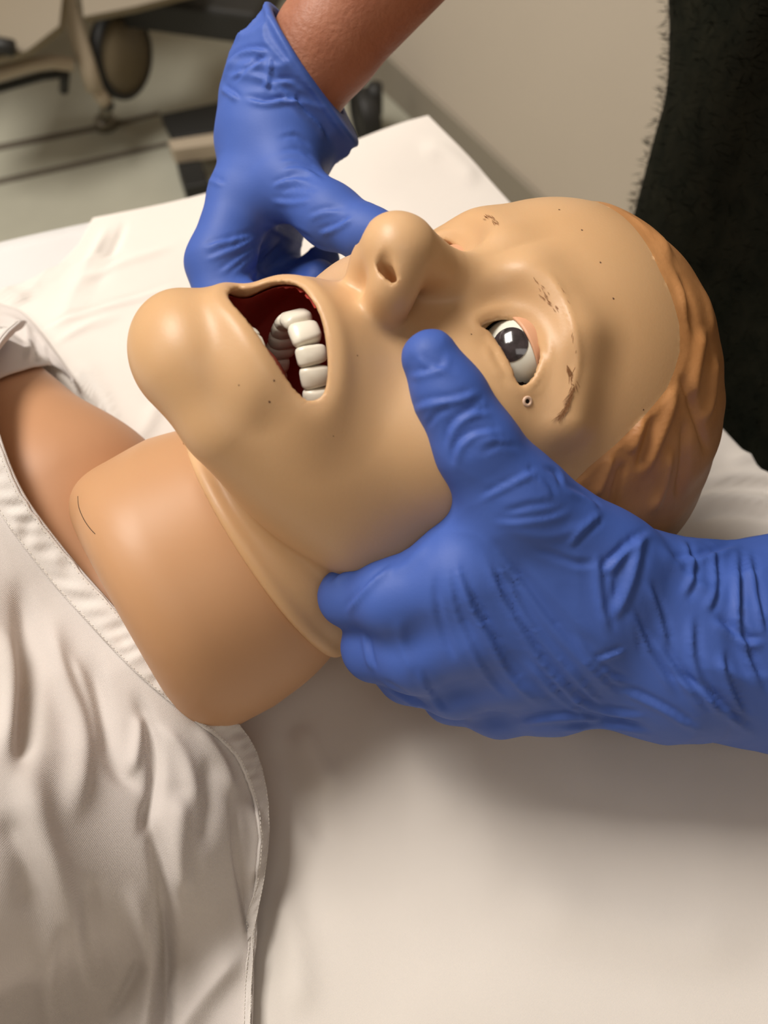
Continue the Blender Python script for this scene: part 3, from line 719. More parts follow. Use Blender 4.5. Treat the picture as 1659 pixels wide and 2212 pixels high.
N_FOLDS = [
 ([(1130, 1010), (1175, 1040), (1200, 1075)], 6, .8, 'step'), ([(1150, 1180), (1240, 1215), (1290, 1215)], 8, .8, 'crease'), ([(1310, 1110), (1260, 1150), (1230, 1190)], 7, 1.0, 'step'),
 ([(940, 1230), (950, 1330), (985, 1440)], 8, .8, 'crease'), ([(970, 1210), (990, 1320), (1050, 1450), (1110, 1520)], 6, 1.0, 'step'), ([(860, 1330), (870, 1400), (900, 1470)], 8, .8, 'soft'),
 ([(1330, 1480), (1420, 1520), (1520, 1580)], 7, 1.2, 'step'), ([(1400, 1250), (1430, 1330), (1450, 1420)], 8, 1.2, 'step'), ([(1540, 1180), (1550, 1260), (1530, 1330)], 8, 1.3, 'step'),
 ([(1620, 1180), (1640, 1300), (1659, 1380)], 8, 1.4, 'step'), ([(1210, 1490), (1300, 1530), (1400, 1545)], 7, 1.0, 'step'), ([(1140, 1420), (1210, 1500), (1290, 1560)], 6, 1.2, 'step'),
 ([(1350, 1200), (1330, 1260), (1340, 1320)], 6, 1.0, 'crease'), ([(890, 760), (885, 800), (895, 840)], 8, -.4, 'soft'),
 ([(875, 811), (915, 805), (954, 793), (963, 760)], 6, .9, 'step'), ([(903, 760), (925, 785), (954, 793), (985, 812)], 6, .7, 'step'),
 ([(881, 887), (924, 869), (991, 858), (1040, 838)], 7, 1.0, 'step'), ([(920, 925), (945, 893), (980, 875)], 6, .7, 'crease'),
 ([(966, 975), (975, 925), (1015, 893), (1070, 888)], 7, 1.2, 'step'), ([(981, 1015), (988, 966), (1027, 936), (1092, 930)], 7, 1.2, 'step'),
 ([(1000, 900), (1040, 870), (1055, 865)], 5, .7, 'step'), ([(1020, 960), (1060, 945), (1110, 955)], 6, .7, 'step'),
 ([(1035, 985), (1080, 960), (1130, 968)], 6, .6, 'crease'),
 ([(1027, 1082), (1100, 1043), (1173, 1007)], 5, 1.0, 'step'), ([(1080, 1110), (1150, 1090), (1210, 1085)], 7, .6, 'crease'),
 ([(1060, 1125), (1120, 1125), (1190, 1115), (1240, 1095)], 7, .6, 'step'), ([(1170, 1010), (1200, 1020), (1215, 1050)], 5, .9, 'crease'),
 ([(1215, 1050), (1270, 1075), (1300, 1100)], 6, .8, 'step'), ([(1090, 1140), (1180, 1160), (1280, 1130)], 9, .6, 'soft'),
 ([(988, 1197), (1009, 1277), (1045, 1350), (1112, 1459), (1197, 1538)], 8, 1.7, 'step'),
 ([(1000, 1230), (1025, 1300), (1075, 1385), (1150, 1480), (1230, 1545)], 6, 1.2, 'step'),
 ([(1039, 1173), (1076, 1258), (1137, 1368), (1197, 1453), (1307, 1560)], 7, 1.5, 'step'),
 ([(1035, 1150), (1100, 1250), (1150, 1345), (1240, 1450), (1350, 1570)], 6, 1.1, 'step'),
 ([(1045, 1150), (1112, 1234), (1197, 1349), (1270, 1430), (1370, 1530)], 7, 1.3, 'step'),
 ([(1120, 1200), (1210, 1300), (1300, 1400)], 9, .8, 'soft'),
 ([(1060, 1180), (1090, 1290), (1160, 1400)], 5, .7, 'crease'),
 ([(905, 1440), (935, 1500), (970, 1545)], 7, 1.0, 'step'), ([(790, 1360), (800, 1420), (812, 1450)], 6, .9, 'step'),
 ([(745, 1330), (756, 1307), (800, 1255), (850, 1215)], 7, 1.2, 'step'), ([(712, 1262), (735, 1240), (770, 1228)], 6, .8, 'step'),
 ([(820, 1470), (870, 1500), (930, 1535)], 6, .9, 'step'), ([(840, 1240), (880, 1220), (930, 1165)], 8, .6, 'soft'),
 ([(1295, 1190), (1305, 1300), (1325, 1375)], 8, 1.5, 'step'), ([(1292, 1245), (1350, 1185), (1410, 1143)], 8, 1.5, 'step'),
 ([(1385, 1150), (1360, 1260), (1318, 1350)], 9, 1.5, 'ridge'), ([(1355, 1290), (1405, 1400), (1470, 1505)], 8, 1.6, 'step'),
 ([(1398, 1355), (1460, 1440), (1538, 1550)], 8, 1.5, 'step'), ([(1340, 1300), (1365, 1330), (1390, 1420)], 6, 1.0, 'crease'),
 ([(1600, 1170), (1597, 1320), (1615, 1410), (1659, 1500)], 9, 2.0, 'step'), ([(1500, 1320), (1507, 1440), (1570, 1560)], 9, 1.4, 'step'),
 ([(1420, 1170), (1470, 1240), (1560, 1290)], 9, 1.2, 'soft'), ([(1440, 1215), (1520, 1200), (1600, 1175)], 9, 1.2, 'step'),
 ([(1450, 1450), (1530, 1500), (1640, 1590)], 9, 1.3, 'step'), ([(1290, 1430), (1300, 1420), (1350, 1400)], 5, 1.2, 'step'),
 ([(1240, 1360), (1300, 1440), (1370, 1480)], 7, 1.0, 'step'), ([(1540, 1330), (1600, 1380), (1655, 1385)], 9, 1.3, 'step'),
 ([(1100, 1560), (1250, 1545), (1400, 1580)], 7, 1.0, 'step'), ([(1200, 1575), (1330, 1560), (1420, 1590)], 6, 1.0, 'step'),
 ([(1480, 1160), (1500, 1230), (1480, 1300)], 8, 1.2, 'step'), ([(1560, 1400), (1580, 1480), (1620, 1560)], 8, 1.4, 'step')]
F_FOLDS = [
 ([(446, 385), (462, 388), (485, 398)], 4, 1.2, 'step'),
 ([(434, 534), (488, 519), (560, 503)], 5, 1.0, 'step'), ([(440, 560), (499, 537), (570, 505)], 5, 1.1, 'step'), ([(467, 593), (525, 550), (580, 508)], 5, 1.0, 'step'),
 ([(490, 598), (545, 550), (590, 512)], 5, .8, 'step'), ([(520, 600), (575, 560), (610, 520)], 5, .8, 'crease'),
 ([(583, 401), (626, 386), (672, 390)], 5, 1.0, 'step'), ([(583, 430), (630, 434), (675, 428)], 5, .9, 'step'), ([(605, 366), (655, 362), (705, 392)], 5, .8, 'step'),
 ([(600, 415), (640, 405), (690, 412)], 4, .7, 'crease'), ([(684, 503), (727, 488), (762, 466)], 5, 1.3, 'step'), ([(660, 470), (700, 455), (745, 455)], 6, .7, 'step'),
 ([(568, 474), (611, 499), (669, 532), (727, 546)], 6, 1.0, 'step'), ([(600, 480), (640, 500), (680, 520)], 5, .7, 'crease'),
 ([(600, 300), (640, 293), (672, 318)], 5, .7, 'crease'), ([(605, 325), (645, 322), (680, 345)], 4, .6, 'crease'), ([(600, 345), (640, 342), (690, 365)], 4, .6, 'crease'),
 ([(474, 174), (499, 130), (525, 110), (561, 107), (592, 118)], 6, 1.6, 'step'), ([(590, 119), (585, 160), (577, 205)], 4, 1.6, 'step'),
 ([(583, 177), (626, 174), (648, 188), (697, 205)], 5, 1.8, 'step'), ([(672, 95), (660, 145), (643, 182)], 6, 1.8, 'step'), ([(625, 95), (622, 130), (628, 150)], 4, 1.2, 'step'),
 ([(548, 50), (597, 61), (640, 85), (700, 150)], 6, 1.6, 'step'), ([(525, 208), (575, 222), (633, 213), (665, 243)], 5, 1.8, 'step'), ([(640, 195), (644, 225), (690, 270), (710, 310)], 6, 1.6, 'step'),
 ([(490, 165), (530, 150), (580, 120)], 4, 1.0, 'step'), ([(500, 180), (545, 140), (585, 115)], 4, .9, 'crease'), ([(478, 185), (500, 200), (520, 215)], 5, 1.6, 'step'),
 ([(700, 205), (735, 250), (730, 300)], 7, 1.2, 'step'), ([(735, 190), (742, 240), (720, 300)], 7, 1.2, 'ridge')]
def glove(name, sdf, lo, hi, folds, label, h=1.15, fine=.35, wf=None):
    V, Q = surface(sdf, lo, hi, h)
    V = V.astype(float); N = normals(V, Q); V0 = V.copy()
    V = add_folds(V / 1000., N, [(f[0], f[1] * 1.25, f[2] * 1.4, *f[3:]) for f in folds]) * 1000
    V = smooth_mesh(V, Q, 3, .5)
    if wf is not None: V = V0 + (V - V0) * wf(V0)[:, None]
    V = V + N * (fine * crumple(V, 16.0) * np.clip(crumple(V, 70) + .6, 0, 1))[:, None]
    o = mesh_np(name, V / 1000., Q, m_glove, person); o['label'] = label
    return o
allN = N_THUMB + N_IDX + N_MID + N_RNG + N_PNK + [nd(2050, 1430, 400, 40)]
lo, hi = bounds(allN)
NCUT = nd(2000, 1420, 398, 0)[0]; NCD = NW2[0] - NW[0]; NCD /= np.linalg.norm(NCD)
def near_glove_cut(P):
    pl = (P - NCUT.astype(F32)) @ NCD.astype(F32)
    d = near_glove(P); w = np.clip(((P - NW[0].astype(F32)) @ NCD.astype(F32) + 25) / 30, 0, 1)
    d = d - w * 1.2 * crumple(P, 26.0).astype(F32)
    d = smax(d, pl, 1.5)
    return d
glove('glove', near_glove_cut, lo, hi, N_FOLDS, 'blue glove of the near hand, thumb on the cheek and fingers under the jaw')
lo, hi = bounds(F_THUMB + F_IDX + F_MID + F_RNG + F_PNK + F_CUFF)
glove('glove', far_glove, lo, hi, F_FOLDS, 'blue glove of the far hand with crumpled rolled cuff', fine=.2, wf=lambda V: np.clip((-(V - RIMC) @ RIMN - 5) / 5, 0, 1))
# sweater: torso and sleeves
def sweater_sdf(P):
    t = rbox(P, wp(392, -8, 1010), np.stack([TN, TT, [0, 0, 1.]], 1), (135, 178, 420), 120)
    t = smin(t, ell(P, wp(392, 0, 640), (190, 235, 210), np.stack([TN, TT, [0, 0, 1.]], 1)), 60)
    t = smin(t, rcone(P, SH_F, SH_N, 62, 62), 60)
    s = smin(chain(P, [(nd(1200, -480, 412, 0)[0], 46), (F_FORE[4][0], 52), (SH_F, 62)], 10), chain(P, [(nd(2450, 1480, 410, 0)[0], 46), (nd(2750, 1500, 430, 40)[0], 52), (SH_N, 62)], 10), 5)
    t = smin(t, chain(P, [(nd(1800, -500, 600, 0)[0], 85), (nd(1778, -80, 610, 0)[0], 90), (nd(1775, 200, 620, 0)[0], 91), (nd(1725, 420, 660, 0)[0], 100), (nd(1690, 560, 700, 0)[0], 105)], 30), 40)
    d = smin(t, s, 25)
    return d + .8 * crumple(P, 55).astype(F32)
V, Q = surface(sweater_sdf, (-200, -320, 440), (760, 620, 1460), 7.0)
sw = mesh_np('sweater', V / 1000., Q, m_sweater, person); sw['label'] = 'black fuzzy knitted sweater'
# fuzz on the edge of the sweater: fine short fibres
N = normals(V.astype(float), Q); XY, dep = project(V / 1000.)
vd = CAM * 1000 - V; vd /= np.linalg.norm(vd, axis=1)[:, None]
sel = np.nonzero((XY[:, 0] > 1300) & (XY[:, 0] < 1700) & (XY[:, 1] > -60) & (XY[:, 1] < 950) & ((N * vd).sum(1) > -.5))[0]
fv, fq = [], []
for i in rng.choice(sel, min(2600, len(sel)), replace=False):
    p = V[i].astype(float); n = N[i] + rng.normal(0, .5, 3); n /= np.linalg.norm(n); L_ = rng.uniform(4, 11)
    s = rng.normal(0, 1, 3); s = np.cross(n, s); s /= np.linalg.norm(s)
    b = len(fv); fv += [p - s * .12, p + s * .12, p + n * L_ * .55 + s * (.1 + L_ * .08), p + n * L_ + s * L_ * .3]
    fq.append((b, b + 1, b + 2, b + 3))
fz = mesh_np('sweater_fuzz', np.array(fv) / 1000., np.array(fq), m_sweater, person); fz['kind'] = 'stuff'

# ================================================================== gown
m_gown = cloth_mat('gown_cotton', (0.70, 0.645, 0.61), .35)
m_band = cloth_mat('gown_band_cotton', (0.75, 0.70, 0.66), .35)
m_sheet = cloth_mat('sheet_cotton', (0.76, 0.71, 0.655), .2)
m_cover = cloth_mat('mattress_cover', (0.66, 0.65, 0.64), .15)
m_thread = mat('thread', (0.80, 0.75, 0.68), rough=.9)
def drape(P, off=4.0):
    d = smin(chest_sdf(P) - off, P[:, 2] - F32(BED * 1000 + off), 45)
    return d
def drape_pts(px, off=4.0, mx=1100):
    px = np.asarray(px, float).reshape(-1, 2); d = np.array([ray(*p) for p in px]); d /= np.linalg.norm(d, axis=1)[:, None]
    P, hit = march(lambda Q_: drape(Q_, off), (CAM * 1000).astype(F32), d.astype(F32), 150, mx, 60); return P.astype(float)
E_PX = [(75, 735), (38, 765), (10, 810), (3, 880), (12, 970), (58, 1085), (140, 1195), (250, 1320), (330, 1405), (410, 1478), (480, 1535), (540, 1605), (570, 1690), (579, 1790), (572, 1890), (556, 1990), (548, 2100), (545, 2212), (543, 2400)]
G_PX = [(-420, 600), (-450, 700), (-480, 800), (-500, 900), (-520, 1050), (-540, 1300), (-540, 1600), (-520, 1900), (-450, 2150), (-250, 2250), (-150, 2300), (-100, 2350), (-50, 2400), (-50, 2450), (-50, 2500), (0, 2560), (50, 2620), (100, 2700), (150, 2900)]
NT, NS = 300, 170
Et = spline(E_PX, NT); Gt = spline(G_PX, NT)
ss = np.linspace(0, 1, NS) ** 1.6
GP = Et[:, None] + ss[None, :, None] * (Gt - Et)[:, None]
W = drape_pts(GP.reshape(-1, 2), 7.5, 1300).reshape(NT, NS, 3)
tt = np.linspace(0, 1, NT)
# the neckline stands a little off the far shoulder
lift = np.interp(tt, [0, .10, .25, .40, .55, .65, 1], [17, 16, 9, 4, 3, 3, 1.5])[:, None] * np.exp(-ss[None] / .06)
W[..., 2] += lift
G_FOLDS = [
 ([(38, 1230), (62, 1400), (60, 1560), (40, 1700)], 22, -5.5, 'soft'), ([(115, 1300), (130, 1450), (175, 1600), (150, 1800)], 24, 4.5, 'soft'),
 ([(60, 1600), (80, 1800), (160, 2000), (230, 2212)], 34, 5, 'soft'), ([(190, 1400), (225, 1560), (255, 1660), (330, 1720)], 20, -4, 'soft'),
 ([(285, 1480), (330, 1600), (333, 1720), (300, 1830)], 14, -4.5, 'soft'), ([(310, 1530), (290, 1640), (275, 1680)], 12, 3.2, 'soft'),
 ([(300, 1700), (345, 1850), (360, 2010), (352, 2212), (350, 2400)], 16, -7, 'soft'), ([(390, 1700), (380, 1850), (395, 1950)], 26, 4, 'soft'),
 ([(270, 1900), (320, 2030), (325, 2150), (300, 2300)], 22, 5.5, 'soft'), ([(205, 1880), (190, 2010), (235, 2160)], 22, -4, 'soft'),
 ([(450, 1620), (455, 1720), (440, 1850)], 18, -2.5, 'soft'), ([(420, 1560), (480, 1650), (505, 1730)], 12, 2.5, 'soft'),
 ([(505, 1700), (515, 1850), (530, 1950), (545, 2080)], 9, -3.5, 'soft'), ([(530, 1720), (548, 1800), (540, 1920)], 9, 2.5, 'soft'),
 ([(545, 2030), (480, 2100), (400, 2212), (370, 2330)], 30, 6, 'soft'), ([(120, 1950), (100, 2100), (140, 2300)], 26, 4.5, 'soft'),
 ([(230, 2212), (290, 2110), (310, 2050)], 14, -3, 'soft'), ([(0, 1330), (20, 1480), (10, 1650)], 20, 4, 'soft'), ([(0, 1750), (60, 1850), (70, 2000)], 30, -3.5, 'soft'),
 ([(150, 1400), (200, 1520), (215, 1640)], 10, 2, 'soft'), ([(340, 1560), (400, 1640), (420, 1760)], 16, 2, 'soft')]
Vg = W.reshape(-1, 3)
Qg = np.array([(i * NS + j, i * NS + j + 1, (i + 1) * NS + j + 1, (i + 1) * NS + j) for i in range(NT - 1) for j in range(NS - 1)])
N = normals(Vg, Qg)
if N[:, 2].mean() < 0: Qg = Qg[:, ::-1]; N = -N
Vg = add_folds(Vg / 1000., N, G_FOLDS, facing=False) * 1000
Vg += N * (.5 * crumple(Vg, 45))[:, None]
Vg = smooth_mesh(Vg, Qg, 3, .5)
Vg += N * np.maximum(0, 2.5 - chest_sdf(Vg.astype(F32)))[:, None]; Vg[:, 2] = np.maximum(Vg[:, 2], BED * 1000 + 2.5)
Wg = Vg.reshape(NT, NS, 3)
# beyond the frame the gown carries on over the chest toward the feet
NX = 46; last = Wg[:, -1].copy(); ext = [last]
for k in range(1, NX):
    p = last + FEET * 520 * (k / (NX - 1)); o_t = p.copy(); zz = np.full(NT, 1150., F32)
    for _ in range(60): zz = zz - drape(np.stack([p[:, 0], p[:, 1], zz], 1).astype(F32), 7.5) * .9
    zz = np.maximum(zz, BED * 1000 + 2.5); w_ = min(1, k / 8); p[:, 2] = last[:, 2] * (1 - w_) + zz * w_ + 2 * math.sin(k * .7); ext.append(p)
ext = np.stack(ext[1:], 1); Wall = np.concatenate([Wg, ext], 1); NSX = NS + NX - 1
Qx = np.array([(i * NSX + j, i * NSX + j + 1, (i + 1) * NSX + j + 1, (i + 1) * NSX + j) for i in range(NT - 1) for j in range(NSX - 1)])
if normals(Wall.reshape(-1, 3), Qx)[:, 2].mean() < 0: Qx = Qx[:, ::-1]
gown = mesh_np('hospital_gown', Wall.reshape(-1, 3) / 1000., Qx, m_gown); sm = gown.modifiers.new('thickness', 'SOLIDIFY'); sm.thickness = .0011; sm.offset = -1
tag(gown, 'crumpled off-white cotton gown with a stitched neckline band, worn by the manikin', 'gown')
# neckline band
bw = np.interp(tt, [0, .06, .12, .2, .35, .55, .62, .72, 1], [26, 30, 34, 60, 64, 60, 42, 20, 14])     # width in px, walked along each row
NB = 15; band = np.zeros((NT, NB, 3)); 
XYg, _ = project(Wg.reshape(-1, 3) / 1000.); XYg = XYg.reshape(NT, NS, 2)
Ng = normals(Wg.reshape(-1, 3), Qg).reshape(NT, NS, 3)
if Ng[..., 2].mean() < 0: Ng = -Ng
ta = np.gradient(XYg[:, 0], axis=0); ta /= np.linalg.norm(ta, axis=1)[:, None] + 1e-9
for i in range(NT):
    rel = XYg[i] - XYg[i, 0]; perp = np.abs(rel[:, 0] * ta[i, 1] - rel[:, 1] * ta[i, 0]); perp = np.maximum.accumulate(perp)
    for a in range(3): band[i, :, a] = np.interp(np.linspace(-.02, 1, NB) * bw[i], perp + np.arange(NS) * 1e-4, Wg[i, :, a] + Ng[i, :, a] * 1.3)
Vb = band.reshape(-1, 3); Qb = np.array([(i * NB + j, i * NB + j + 1, (i + 1) * NB + j + 1, (i + 1) * NB + j) for i in range(NT - 1) for j in range(NB - 1)])
Nb = normals(Vb, Qb)
if Nb[:, 2].mean() < 0: Qb = Qb[:, ::-1]; Nb = -Nb
j_ = np.tile(np.linspace(0, 1, NB), NT); i_ = np.repeat(np.arange(NT), NB)
puck = np.sin(i_ * .75 + 3 * np.sin(i_ * .13) + 1.6 * np.sin(j_ * 4 + i_ * .21)) * np.sin(np.pi * j_) ** .6 * (.6 + .4 * np.sin(i_ * .37)) + .5 * np.sin(i_ * 1.37 + j_ * 5) * np.sin(np.pi * j_)
Vb = Vb + Nb * ((1.1 * puck + .6 * np.sin(np.pi * j_)) * np.clip(np.repeat(bw, NB) / 60, 0, 1) ** 1.5)[:, None]
bo = mesh_np('neckline_band', Vb / 1000., Qb, m_band, gown); sm = bo.modifiers.new('thickness', 'SOLIDIFY'); sm.thickness = .0012; sm.offset = -1
bo['label'] = 'puckered double-stitched neckline band'
Vbb = Vb.reshape(NT, NB, 3); Nbb = Nb.reshape(NT, NB, 3)
sv, sq = [], []
for row in (1, NB - 2):
    k = 0; pos = np.linspace(0, NT - 1, 420)
    for a in range(0, 418, 2):
        p = [np.array([np.interp(pos[a] + f, np.arange(NT), Vbb[:, row, c] + Nbb[:, row, c] * .25) for c in range(3)]) for f in (0, .45, .9)]
        v, q = tube_vq(np.array(p), .16, 5, len(sv)); sv += list(v); sq += list(q)
st = mesh_np('stitching', np.array(sv) / 1000., np.array(sq), m_thread, gown); st['kind'] = 'stuff'; st['label'] = 'two rows of pale stitches'
# the gown where it wraps over the far shoulder
def patch(name, A, B, n, m, off, material, parent, folds=(), bulge=0):
    A = spline(A, n); B = spline(B, n); s = np.linspace(0, 1, m); P = A[:, None] + s[None, :, None] * (B - A)[:, None]
    Wp = drape_pts(P.reshape(-1, 2), off); Wp[:, 2] += bulge * np.sin(np.pi * np.tile(s, n))
    Q_ = np.array([(i * m + j, i * m + j + 1, (i + 1) * m + j + 1, (i + 1) * m + j) for i in range(n - 1) for j in range(m - 1)])
    N_ = normals(Wp, Q_)
    if N_[:, 2].mean() < 0: Q_ = Q_[:, ::-1]; N_ = -N_
    Wp = add_folds(Wp / 1000., N_, folds, facing=False) if folds else Wp / 1000.
    o = mesh_np(name, Wp, Q_, material, parent); s_ = o.modifiers.new('thickness', 'SOLIDIFY'); s_.thickness = .0012; s_.offset = -1; return o
sp = patch('shoulder_panel', [(-30, 830), (10, 810), (50, 797), (85, 788), (115, 790), (140, 805), (160, 832)], [(-200, 560), (-90, 610), (-10, 652), (45, 672), (85, 712), (120, 760), (163, 822)], 60, 30, 3.0, m_gown, gown,
      [([(60, 700), (62, 745), (58, 790)], 6, 2.0, 'soft'), ([(78, 720), (80, 760), (80, 790)], 4, -1.5, 'soft'), ([(95, 740), (100, 775), (110, 790)], 5, 1.5, 'soft'), ([(-40, 690), (20, 690), (70, 720)], 8, 2.5, 'soft')], bulge=3)
sp['label'] = 'shaded gown fabric over the far shoulder'

# ================================================================== bed
m_frame = mat('bed_enamel', (0.55, 0.50, 0.42), rough=.4)
m_vinyl = mat('mattress_vinyl', (0.30, 0.34, 0.40), rough=.5)
a0, b0 = PZ(0, 512, BED), PZ(450, 403, BED); c0, d0 = PZ(1110, 438, BED), PZ(1560, 903, BED)
e1 = (b0 - a0) / np.linalg.norm(b0 - a0); e2 = (d0 - c0) / np.linalg.norm(d0 - c0)
tK = np.linalg.solve(np.array([[e1[0], -e2[0]], [e1[1], -e2[1]]]), (c0 - a0)[:2]); KC = a0 + e1 * tK[0]
print('corner', KC, project(KC))
def bedpt(u, v):      # u toward the feet along the far edge, v toward the near side along the head edge
    return KC[None] - e1[None] * u[:, None] + e2[None] * v[:, None]
def bed_height(u, v):
    r1 = .016 * np.exp(-((u / .085) ** 2 + (v / .09) ** 2))
    r2 = .006 * np.sin(u * 9 + v * 4) * np.sin(v * 7 + 1) * .5
    dip = -.006 * np.exp(-(((u - .20) / .08) ** 2 + ((v - .02) / .12) ** 2))
    return r1 + dip + r2 * .4 + .0015 * np.sin(u * 31 + 3 * np.sin(v * 11)) * np.sin(v * 23)
S_FOLDS = [([(1470, 1092), (1570, 1074), (1700, 1092)], 9, 4, 'soft'), ([(1480, 1130), (1580, 1108), (1700, 1130)], 8, -3, 'soft'), ([(1520, 1045), (1600, 1028), (1720, 1035)], 9, 3.5, 'soft'),
 ([(1500, 1062), (1590, 1050), (1720, 1060)], 8, -3, 'soft'), ([(1560, 1000), (1640, 985), (1740, 990)], 12, 3, 'soft'), ([(1600, 930), (1680, 960), (1760, 960)], 12, 3, 'soft'),
 ([(575, 1580), (620, 1700), (690, 1790), (700, 1850)], 22, -3, 'soft'), ([(640, 1560), (690, 1660), (740, 1720)], 26, 3.5, 'soft'), ([(600, 1900), (640, 2050), (650, 2212)], 30, 2.5, 'soft'),
 ([(240, 480), (200, 560), (165, 640), (130, 720)], 10, 2.6, 'soft'), ([(275, 470), (235, 560), (190, 650)], 9, -2, 'soft'), ([(150, 520), (110, 580), (60, 640)], 8, 2, 'soft'),
 ([(90, 705), (200, 670), (300, 640), (390, 615)], 6, 2.0, 'step'), ([(120, 740), (200, 700), (260, 690)], 8, 1.6, 'soft'), ([(150, 620), (260, 570), (390, 530)], 8, 1.2, 'soft'),
 ([(145, 785), (185, 820), (215, 860), (235, 910), (247, 965)], 10, 5, 'soft'), ([(165, 835), (190, 865), (215, 900), (235, 960)], 8, -5, 'soft'), ([(300, 960), (330, 900), (345, 860)], 14, 2.5, 'soft'),
 ([(900, 330), (960, 330), (1040, 400)], 20, 2, 'soft'), ([(760, 1500), (900, 1640), (1000, 1800)], 60, 2, 'soft'), ([(1100, 1900), (1300, 2000), (1659, 2050)], 70, 2.5, 'soft'),
 ([(0, 625), (40, 640), (60, 660)], 10, 3, 'soft')]
def sheet(name, umax, vmax, nu, nv, off, material, drop, label, folds):
    """umax: function of v giving the foot-side limit"""
    s = np.linspace(0, 1, nu) ** 1.25; v_ = np.concatenate([np.full(3, 0.), np.linspace(0, 1, nv - 3) ** 1.1]) * vmax
    U_ = []; V_ = []; D_ = []
    for jv, v in enumerate(v_):
        um = umax(v); u = np.concatenate([np.zeros(3), s[3:] * um + (1 - s[3:]) * 0]); U_.append(u); V_.append(np.full(nu, v))
        dd = np.zeros(nu)
        dd[:3] = [drop, drop * .5, drop * .1]
        if jv < 3: dd = np.maximum(dd, [drop, drop * .5, drop * .1][jv])
        D_.append(dd)
    U_, V_, D_ = (np.array(x).ravel() for x in (U_, V_, D_))
    P = bedpt(U_, V_); P[:, 2] = BED + off + bed_height(U_, V_) - D_
    P = P - e1[None] * (.012 * np.exp(-((U_ / .13) ** 2 + (V_ / .10) ** 2)))[:, None]
    # the hem pulls slightly outward as it drops
    Q_ = np.array([(i * nu + j, i * nu + j + 1, (i + 1) * nu + j + 1, (i + 1) * nu + j) for i in range(nv - 1) for j in range(nu - 1)])
    P = P - e2[None] * (.004 * (V_ == 0) * D_ / drop)[:, None] + e1[None] * (.004 * (U_ == 0) * D_ / drop)[:, None]
    N_ = normals(P, Q_)
    if N_[:, 2].mean() < 0: Q_ = Q_[:, ::-1]; N_ = -N_
    if folds: 
        top = (D_ == 0); P2 = add_folds(P, N_ * 0 + [0, 0, 1.], [(f[0], f[1], f[2] * 1.15, *f[3:]) for f in folds], facing=False); P = np.where(top[:, None], P2, P)
    o = mesh_np(name, P, Q_, material); s_ = o.modifiers.new('thickness', 'SOLIDIFY'); s_.thickness = .001; s_.offset = -1
    return o
# foot-side limit of the cream sheet follows its visible diagonal edge
pl_ = np.array([PZ(x, y, BED)[:2] for x, y in [(200, 462), (168, 522), (120, 572), (0, 628), (-150, 700)]]); rel = (pl_ - KC[:2]) @ np.linalg.inv(np.stack([-e1[:2], e2[:2]]))
print('rel', rel)
def um_sheet(v): return float(np.interp(v, rel[:, 1], rel[:, 0])) if v < rel[-1, 1] else min(1.1, rel[-1, 0] + (v - rel[-1, 1]) * 4)
bs = sheet('bed_sheet', um_sheet, .86, 280, 260, -.0005, m_sheet, .05, '', S_FOLDS)
tag(bs, 'cream white cotton sheet under the manikin, wrinkled, curling up at its far corner', 'sheet')
mc = sheet('mattress_cover', lambda v: 1.25, .86, 60, 50, -.004, m_cover, .085, '', ())
tag(mc, 'plain white mattress cover showing past the edge of the cream sheet', 'mattress cover')
def slab(name, z0, z1, inset, m, ulen=1.25, vlen=.86, parent=None):
    cs = [bedpt(np.array([u]), np.array([v]))[0] for u, v in ((inset, inset), (ulen - inset, inset), (ulen - inset, vlen - inset), (inset, vlen - inset))]
    V = [np.array([c[0], c[1], z]) for z in (z0, z1) for c in cs]
    F = [(0, 1, 2, 3), (7, 6, 5, 4), (0, 4, 5, 1), (1, 5, 6, 2), (2, 6, 7, 3), (3, 7, 4, 0)]
    return mesh_py(name, V, F, m, parent)
bedroot = empty('hospital_bed', tuple(bedpt(np.array([.6]), np.array([.43]))[0] * [1, 1, 0]))
tag(bedroot, 'bed that carries the manikin, mostly hidden under the white covers', 'bed')
slab('mattress', .68, .793, .012, m_vinyl, parent=bedroot)
slab('bed_frame', .60, .68, .03, m_frame, parent=bedroot)
for u, v in ((.1, .1), (1.15, .1), (1.15, .76), (.1, .76)):
    p = bedpt(np.array([u]), np.array([v]))[0]; tube('leg', [[p[0], p[1], 0], [p[0], p[1], .61]], .02, m_frame, bedroot)

# ================================================================== room shell
m_wall = mat('wall_paint', (0.60, 0.53, 0.44), rough=.8, spec=.2, noise=.03, nscale=3)
m_floor = mat('floor_vinyl', (0.42, 0.41, 0.33), rough=.45, spec=.4, noise=.08, nscale=7)
m_skirt = mat('skirting_vinyl', (0.30, 0.265, 0.21), rough=.6)
m_black = mat('black_rubber', (0.012, 0.012, 0.011), rough=.55)
m_enamel = mat('cream_enamel', (0.42, 0.35, 0.26), rough=.4)
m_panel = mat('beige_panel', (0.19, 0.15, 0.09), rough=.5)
m_step = mat('grey_step', (0.42, 0.39, 0.31), rough=.5)
m_groove = mat('dark_groove', (0.12, 0.10, 0.075), rough=.8)
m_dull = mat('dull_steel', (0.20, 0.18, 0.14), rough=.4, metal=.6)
w0, w1 = PZ(807, 166, 0), PZ(879, 235, 0); wd_ = (w1 - w0) / np.linalg.norm(w1 - w0); wn = np.array([-wd_[1], wd_[0], 0]); wn = wn if wn[0] > 0 else -wn
WA = w0 - wd_ * 1.6; WB = w0 + wd_ * 3.4        # head wall, runs toward the camera side
FARD = -wn                                       # along the far wall
def wall(name, A, B, side, label, h=2.7, m=m_wall, t=.08):
    c = (A + B) / 2; L_ = np.linalg.norm(B - A) / 2; d = (B - A) / (2 * L_)
    o = box(name, c + side * t / 2 + np.array([0, 0, h / 2]), d * L_, side * t / 2, (0, 0, h / 2), m, None, 0); struct(o, label); return o
